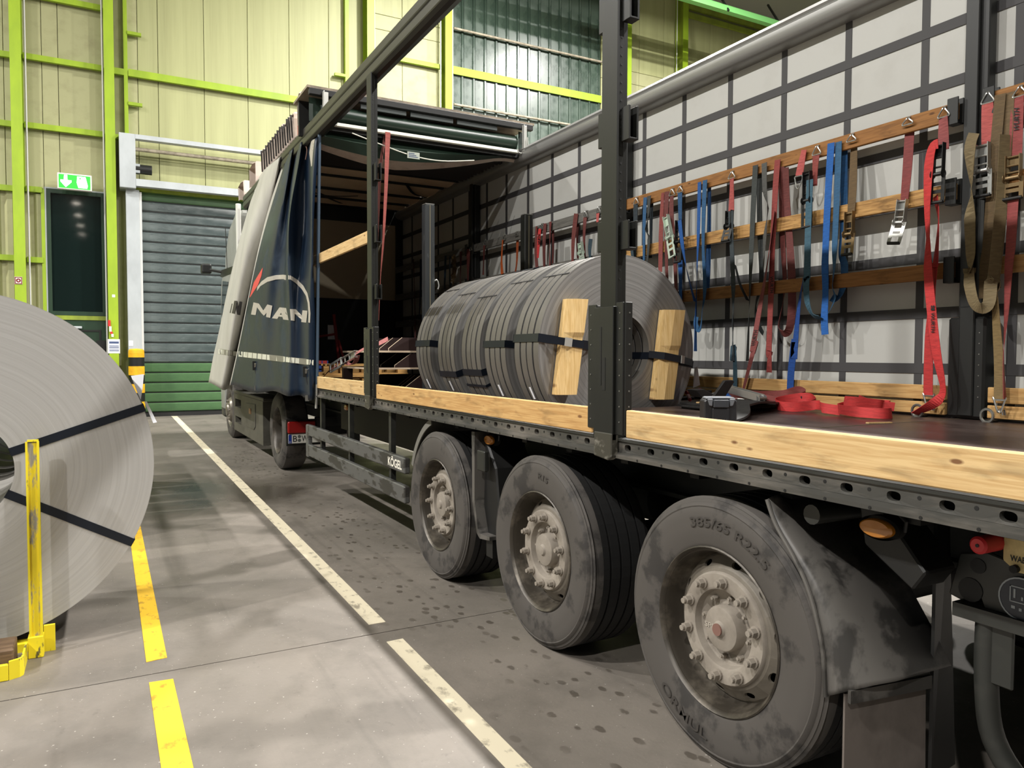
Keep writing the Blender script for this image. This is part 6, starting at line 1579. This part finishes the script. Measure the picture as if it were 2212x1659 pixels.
T_ = strap('bundle of bright blue strap slung over the lath with a stitched end', zB(305, 460))
fall(T_, [zB(272, 465), zB(246, 900), zB(228, 1300), zC(258, 60), zC(262, 300), zC(252, 520), zC(258, 675)], XS - 0.01, (28, 104, 190), w=0.055, tw=[0, 3, 5, 0, 10, 0, 0]); fall(T_, [zB(330, 455), zB(320, 800), zB(300, 1250), zC(340, 60), zC(325, 240), zC(345, 350), zC(290, 480)], XS, (52, 104, 146), w=0.05, tw=[0, 3, 10, 35, 55, 40, 60]); fall(T_, [zB(372, 480), zB(370, 1100), zB(352, 1320), zC(432, 60), zC(420, 240), zC(370, 350), zC(318, 340)], XB, (40, 94, 146), w=0.055, tw=[0, 3, 15, 0, 5, 40, 20], dx=[0, -0.02, -0.03, -0.03, -0.03, -0.03, -0.03])
T_ = strap('short brown strap with dangling rusty ratchet', zB(440, 560))
hook(T_, (430, 392), (430, 450), XS, conv=zB); fall(T_, [(450, 470), (442, 780), (428, 1000)], XS - 0.004, (110, 86, 50), conv=zB, w=0.052, dx=[0.055, 0.02, 0]); ratchet(T_, (428, 1000), (418, 1335), XS - 0.01, RATR, 0.03, conv=zB)
T_ = strap('short dull red strap with dangling silver ratchet', zB(880, 430))
hook(T_, (868, 262), (868, 320), XS, conv=zB); fall(T_, [(886, 340), (866, 650), (842, 915)], XS - 0.004, (142, 62, 60), conv=zB, w=0.056, dx=[0.055, 0.02, 0]); ratchet(T_, (842, 905), (798, 1250), XS - 0.01, RATM, 0.05, conv=zB)
T_ = strap('bright red strap with black ratchet whose tail lies piled on the deck', zB(1150, 185))
hook(T_, (1150, 182), (1148, 262), XS, conv=zB); fall(T_, [(1146, 265), (1146, 380), (1148, 520)], XS, (164, 84, 82), conv=zB, w=0.058); ratchet(T_, (1128, 470), (1108, 930), XS - 0.03, RATB, 0.02, conv=zB)
fall(T_, [zB(1105, 470), zB(1060, 500), zB(1032, 650), zB(1020, 950), zB(1026, 1200), zC(1180, 60), zC(1192, 250), zC(1212, 450), zC(1236, 680), zC(1268, 900), zC(1312, 1130), zC(1300, 1230), zC(1220, 1300), zC(1140, 1345), zC(1060, 1385)], XS - 0.06, BRRED, w=0.056, tw=[0, 10, 0, 25, 40, 10, 0, 0, 0, 10, 30, 20, -40, -60, -75])
fall(T_, [zB(1082, 880), zB(1108, 1060), zB(1085, 1400), zC(1238, 60), zC(1232, 250), zC(1212, 450), zC(1192, 700), zC(1184, 1000), zC(1182, 1220)], XS - 0.02, (206, 52, 52), w=0.056, tw=[30, 55, 30, 20, 40, 20, 5, 0, 0]); hook(T_, zC(1184, 1310), zC(1184, 1225), 4.24)
vtext(T_, 'WURTH', 1206, 476, 1240, 655, XS - 0.068, True, BLACK, zC)
for (a, b, c, d) in ((1206, 438, 1222, 458), (1222, 438, 1240, 458), (1206, 415, 1218, 435), (1222, 415, 1240, 434)):
    p = [onx(*zC(a, d), XS - 0.067), onx(*zC(c, d), XS - 0.067), onx(*zC(c, b), XS - 0.067), onx(*zC(a, b), XS - 0.067)]; MB().add(p, [(0, 1, 2, 3)]).build('webbing_print', BLACK, T_)
def pile(pts, name='webbing_pile', w=0.056, colour=BRRED, par=None):
    """band standing on edge on the deck; pts in (X, Y)"""
    S = smooth_path([V((x, y, DECK + 0.004 + w / 2 + z)) for x, y, z in pts], 6)
    m = MB(); m.ribbon(S, [Matrix.Rotation(R(18 * math.sin(i * 0.5)), 3, 'Y') @ V((0, 0, 1)) for i in range(len(S))], w, 0.003); return m.build(name, web(colour), par, smooth=True)
pile([(4.20, 2.96, 0.01), (4.02, 2.78, 0), (3.86, 2.70, 0.002), (3.80, 2.84, 0.004), (3.84, 3.0, 0.012), (4.0, 3.0, 0.02)], par=T_, w=0.06)
pile([(3.98, 2.80, 0.035), (3.88, 2.76, 0.05), (3.84, 2.88, 0.06), (3.92, 3.02, 0.055), (4.06, 2.98, 0.04), (4.08, 2.84, 0.035), (3.98, 2.78, 0.03)], par=T_, w=0.058)
pile([(3.96, 2.72, 0.04), (3.90, 2.82, 0.055), (3.98, 2.96, 0.07), (4.08, 3.06, 0.045), (4.02, 3.14, 0.01)], par=T_, w=0.05)
pile([(3.86, 3.0, 0.0), (3.83, 3.10, 0.01), (3.90, 3.18, 0.02), (3.92, 3.24, 0.015), (3.86, 3.32, 0.0), (3.86, 3.46, 0.0), (3.96, 3.56, 0.02), (4.10, 3.46, 0.05), (4.06, 3.34, 0.03), (3.96, 3.30, 0.01)], par=T_, w=0.06)
lettering('H', [V((4.07, 3.505, DECK + 0.06)), V((4.085, 3.475, DECK + 0.065)), V((4.085, 3.475, DECK + 0.09)), V((4.07, 3.505, DECK + 0.085))], 'webbing_print', BLACK, T_, 0.02)
T_ = strap('pink hooked strap with silver ratchet and olive webbing beyond the black post', zB(1490, 65))
hook(T_, (1492, 62), (1490, 152), XS, conv=zB); fall(T_, [(1490, 152), (1490, 300), (1488, 520)], XS, PINK, conv=zB, w=0.06); ratchet(T_, (1462, 470), (1458, 880), XS - 0.02, RATM, 0.02, conv=zB, w=0.07)
fall(T_, [zB(1385, 388), zB(1352, 520), zB(1366, 830), zB(1352, 1050), zB(1358, 1330), zB(1350, 1480), zC(1552, 80), zC(1552, 220), zC(1590, 380), zC(1650, 440), zC(1725, 395), zC(1745, 200), zB(1540, 1500), zB(1600, 900), zB(1625, 400)], XS - 0.07, OLIVE, w=0.062, tw=[0, 0, 65, 0, 15, 70, 20, 0, 10, 30, 10, 30, 50, 60, 70], dx=[0] * 10 + [0.02, 0.03, 0.03, 0.03, 0.03])
T_ = strap('brown strap slung over the lath beyond the black post', zB(1620, 80))
fall(T_, [zB(1590, 85), zB(1562, 400), zB(1526, 800), zB(1492, 1250), zC(1690, 60), zC(1684, 350)], XS - 0.01, (112, 90, 58), w=0.058, tw=[0, 0, 0, 5, 5, 0]); fall(T_, [zB(1658, 72), zB(1650, 400), zB(1622, 850), zB(1602, 1300), zC(1818, 80), zC(1825, 240), zC(1790, 275), zC(1775, 200)], XS, (120, 98, 66), w=0.055, tw=[0, 10, 20, 50, 60, 60, 50, 40])
T_ = strap('red printed strap with rusty ratchet hanging beyond the brown straps', zB(1740, 20))
hook(T_, (1742, 15), (1738, 100), XS, conv=zB); fall(T_, [(1728, 105), (1716, 300), (1708, 560)], XS, (168, 78, 76), conv=zB, w=0.062); ratchet(T_, (1706, 560), (1698, 900), XS - 0.01, RATR, 0.02, conv=zB, w=0.07)
fall(T_, [zB(1690, 900), zB(1672, 1250), zC(1905, 60), zC(1885, 450), zC(1858, 850), zC(1868, 1250)], XS - 0.02, (162, 72, 70), w=0.055, tw=[0, 10, 20, 40, 65, 75]); vtext(T_, 'WURTH', 1694, 192, 1738, 370, XS - 0.006, False, BLACK, zB)
T_ = strap('tan strap with hook running down to the deck ring beyond the black post', zC(1780, 320))
fall(T_, [(1775, 260), (1795, 600), (1818, 950), (1818, 1260)], XS - 0.01, TAN, conv=zC, w=0.055, tw=[40, 20, 5, 0]); hook(T_, zC(1820, 1350), zC(1820, 1262), 4.24); 
# behind the coils
G2 = 'lashing straps on the grey laths behind the coils'
def strap2(label, at): return strap(label, at, G2)
T_ = strap2('dull red strap with bright red printed tag beside the black stanchion', zD(1440, 270))
fall(T_, [(1432, 270), (1425, 560), (1440, 800)], XS, REDD, conv=zD); hook(T_, (1485, 238), (1480, 300), XS, conv=zD); fall(T_, [(1472, 300), (1455, 480), (1448, 650)], XS - 0.006, BRRED, conv=zD); vtext(T_, 'WURTH', 1448, 366, 1476, 486, XS - 0.012, False, BLACK, zD)
T_ = strap2('dull red double strap with one narrow and one broad fall behind the coils', zD(1560, 225))
fall(T_, [(1535, 235), (1522, 500), (1525, 780)], XS, REDD, conv=zD); fall(T_, [(1598, 215), (1590, 500), (1592, 765)], XS - 0.004, (130, 62, 58), conv=zD, tw=[0, 30, 10]); fall(T_, [(1625, 225), (1632, 500), (1622, 750)], XB, REDD, conv=zD)
T_ = strap2('broad dull red strap falling behind the second coil bundle', zD(1920, 115))
fall(T_, [(1905, 118), (1872, 420), (1862, 700)], XS, (126, 62, 56), conv=zD, w=0.06); fall(T_, [(1938, 118), (1918, 420), (1932, 700)], XB, REDD, conv=zD)
T_ = strap2('dull red hooked strap with pale ratchet handle behind the coil top', zD(2015, 85))
hook(T_, (2016, 84), (2015, 158), XS, conv=zD); fall(T_, [(2014, 160), (2000, 390), (2008, 640)], XS, REDD, conv=zD); ratchet(T_, (1968, 465), (1992, 700), XS - 0.02, RATG, 0.01, conv=zD, grip=False)
T_ = strap2('pink strap end with teal loop at the edge of the near post', zD(2170, 40))
hook(T_, (2172, 32), (2168, 108), XS, conv=zD); fall(T_, [(2165, 108), (2160, 220)], XS, PINK, conv=zD); fall(T_, [(2080, 420), (2068, 540), (2072, 660)], XS, TEAL, conv=zD)
T_ = strap2('bright orange strap hanging from a bright hook', zD(1040, 370))
hook(T_, (1040, 372), (1038, 428), XS, conv=zD); fall(T_, [(1028, 430), (1014, 680), (1022, 840)], XS, ORANGE, conv=zD)
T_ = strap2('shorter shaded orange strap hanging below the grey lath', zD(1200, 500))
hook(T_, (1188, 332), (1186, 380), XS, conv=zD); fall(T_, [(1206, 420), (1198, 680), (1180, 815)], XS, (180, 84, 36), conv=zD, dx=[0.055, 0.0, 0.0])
T_ = strap2('narrow dark red strap on a hook beside the far black post', zD(815, 440))
hook(T_, (815, 440), (810, 495), XS, conv=zD); fall(T_, [(808, 495), (800, 700), (795, 850)], XS, REDD, conv=zD)
T_ = strap2('short dull red strap loop tucked behind the black stanchion', zD(1265, 600))
fall(T_, [(1292, 470), (1290, 600)], XS, REDM, conv=zD); fall(T_, [(1260, 605), (1262, 720), (1268, 815)], XS, REDD, conv=zD, w=0.055)
T_ = strap2('broad dark red strap beyond the far black post', zD(620, 535))
hook(T_, (645, 510), (642, 560), XS, conv=zD); fall(T_, [(618, 540), (615, 720), (612, 920)], XS, REDD, conv=zD, w=0.075); fall(T_, [(655, 560), (660, 900)], XB, REDD, conv=zD)
T_ = strap2('second dark red strap beyond the far black post', zD(530, 570))
fall(T_, [(528, 572), (525, 760), (520, 960)], XS, (96, 50, 46), conv=zD)
T_ = strap2('dark blue strap with dull steel ratchets in the shaded front part', zD(380, 610))
fall(T_, [(345, 620), (340, 820), (332, 1020)], XS, (30, 52, 72), conv=zD); fall(T_, [(395, 620), (398, 1000)], XS, (30, 48, 66), conv=zD); ratchet(T_, (450, 620), (470, 780), XS - 0.02, RATR, 0.02, conv=zD); ratchet(T_, (470, 760), (440, 960), XS - 0.04, RATR, 0.03, conv=zD)
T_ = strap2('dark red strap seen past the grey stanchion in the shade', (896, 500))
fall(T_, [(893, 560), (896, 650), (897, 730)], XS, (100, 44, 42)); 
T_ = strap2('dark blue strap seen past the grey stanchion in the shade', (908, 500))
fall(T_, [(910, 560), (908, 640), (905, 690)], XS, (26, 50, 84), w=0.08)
# strap hanging from the roof header
t = thing('lashing_strap', (2.66, HY, 1.9), 'long faded red strap hanging from the white seal of the roof header', 'strap')
S = smooth_path([ony(838, 287, HY - 0.03), ony(836, 340, HY - 0.03), ony(833, 420, HY - 0.02), ony(828, 520, HY), ony(822, 600, HY), ony(818, 692, HY)], 6)
m = MB(); m.ribbon(S, [Matrix.Rotation(R(68 * min(1.0, (i / (len(S) - 1)) * 1.25)), 3, 'Z') @ V((1, 0, 0)) for i in range(len(S))], 0.055, 0.003); m.build('webbing', web((190, 100, 92)), t)
S = [p + V((-0.05 * min(1, i / 8), 0.07, 0)) for i, p in enumerate(S)]
m = MB(); m.ribbon(S, [Matrix.Rotation(R(40), 3, 'Z') @ V((1, 0, 0))] * len(S), 0.05, 0.003); m.build('webbing', web((150, 84, 76)), t)
m = MB(); m.ribbon([S[0] + V((0, -0.07, 0.002)), S[0] + V((0, -0.03, 0.03)), S[0] + V((0, 0.0, 0.002))], [V((1, 0, 0))] * 3, 0.055, 0.003); m.build('webbing_fold', web((190, 100, 92)), t)
# strap with ratchet pulled from the deck edge near the curtain
t = thing('lashing_strap', (2.08, 8.1, 1.2), 'faded red strap with silver ratchet slanting up behind the dented side board', 'strap')
X_ = 2.07
S = smooth_path([onx(697, 816, X_), onx(712, 800, X_), onx(732, 786, X_)], 5); m = MB(); m.ribbon(S, [V((0.6, 0, 0.8))] * len(S), 0.05, 0.003); m.build('webbing', web((130, 66, 62)), t)
S = smooth_path([onx(768, 764, X_), onx(780, 757, X_), onx(793, 750, X_), onx(806, 748, X_), onx(838, 732, X_ + 0.1)], 5); m = MB(); m.ribbon(S, [V((0.6, 0, 0.8))] * len(S), 0.05, 0.003); m.build('webbing', web((196, 120, 116)), t)
S = smooth_path([onx(772, 768, X_), onx(768, 782, X_), onx(758, 788, X_), onx(748, 784, X_)], 5); m = MB(); m.ribbon(S, [V((1, 0, 0.2))] * len(S), 0.05, 0.003); m.build('webbing_loop', web((140, 76, 70)), t)
ratchet(t, (772, 764), (716, 796), X_, RATM, 0.01, w=0.06, grip=False)
# small strap heap by the far boards
t = thing('lashing_strap', (4.0, 3.9, DECK), 'heap of dark red strap with bright ratchet lying before the far boards', 'strap')
pile([(4.02, 3.95, 0.05), (4.06, 3.88, 0.05), (4.12, 3.80, 0.05), (4.2, 3.72, 0.06), (4.22, 3.62, 0.09), (4.2, 3.56, 0.06), (4.15, 3.62, 0.01), (4.05, 3.78, 0.03)], colour=REDM, par=t)
pile([(4.12, 4.0, 0.04), (4.18, 4.1, 0.04), (4.2, 4.2, 0.03), (4.12, 4.3, 0.03)], colour=REDD, par=t)
MB().ribbon(smooth_path([V((3.80, 3.86, 1.18)), V((3.84, 3.98, 1.2)), V((3.92, 4.08, 1.205)), V((4.0, 4.05, 1.19))], 5), [V((0.7, -0.2, 0.6))] * 16, 0.06, 0.004).build('blue_webbing', web((30, 92, 170)), t)
m = MB()
a = V((3.88, 3.98, 1.245)); b = V((3.96, 3.72, 1.185))
p = part_empty('ratchet', (3.92, 3.85, 1.18), t)
for off in (V((0, 0, 0)), V((0.055, 0.01, 0))):
    m = MB(); d = (b - a); m.obox(a + d * 0.5 + off, d * 0.5, V((0, 0, 0.026)), V((0.003, 0, 0))); m.build('ratchet_plate', RATM, p, bevel=0.004)
MB().cyl(b + V((-0.01, 0.03, 0.0)), b + V((0.075, 0.03, 0.0)), 0.022, 14).build('ratchet_spool', RATM, p)
MB().cyl(a + V((-0.01, 0, 0.0)), a + V((0.075, 0, 0.0)), 0.014, 10).build('ratchet_grip', RATM, p)
MB().tube(smooth_path([V((3.86, 4.02, 1.19)), V((3.86, 3.99, 1.176)), V((3.90, 3.92, 1.174)), V((3.97, 3.80, 1.174))], 4), 0.007, 6).build('ratchet_wire', HOOKM, p, smooth=True)
MB().obox((3.9, 3.95, 1.172), (0.05, 0.02, 0), (-0.03, 0.06, 0), (0, 0, 0.006)).build('red_webbing', web(BRRED), t)
t = thing('tool_heap', (3.98, 4.36, DECK), 'small heap of black and red tools beside the coil foot', 'tools')
for i in range(7):
    a = random.uniform(0, 6.28); c = V((3.98 + random.uniform(-0.1, 0.1), 4.36 + random.uniform(-0.1, 0.1), 1.15 + 0.012 * i)); d = V((math.cos(a), math.sin(a), random.uniform(-0.15, 0.25))) * 0.09
    MB().cyl(c - d, c + d, 0.014, 8).build('tool', [BLACKM, RB, RATM, BLACKM][i % 4], t, smooth=True)
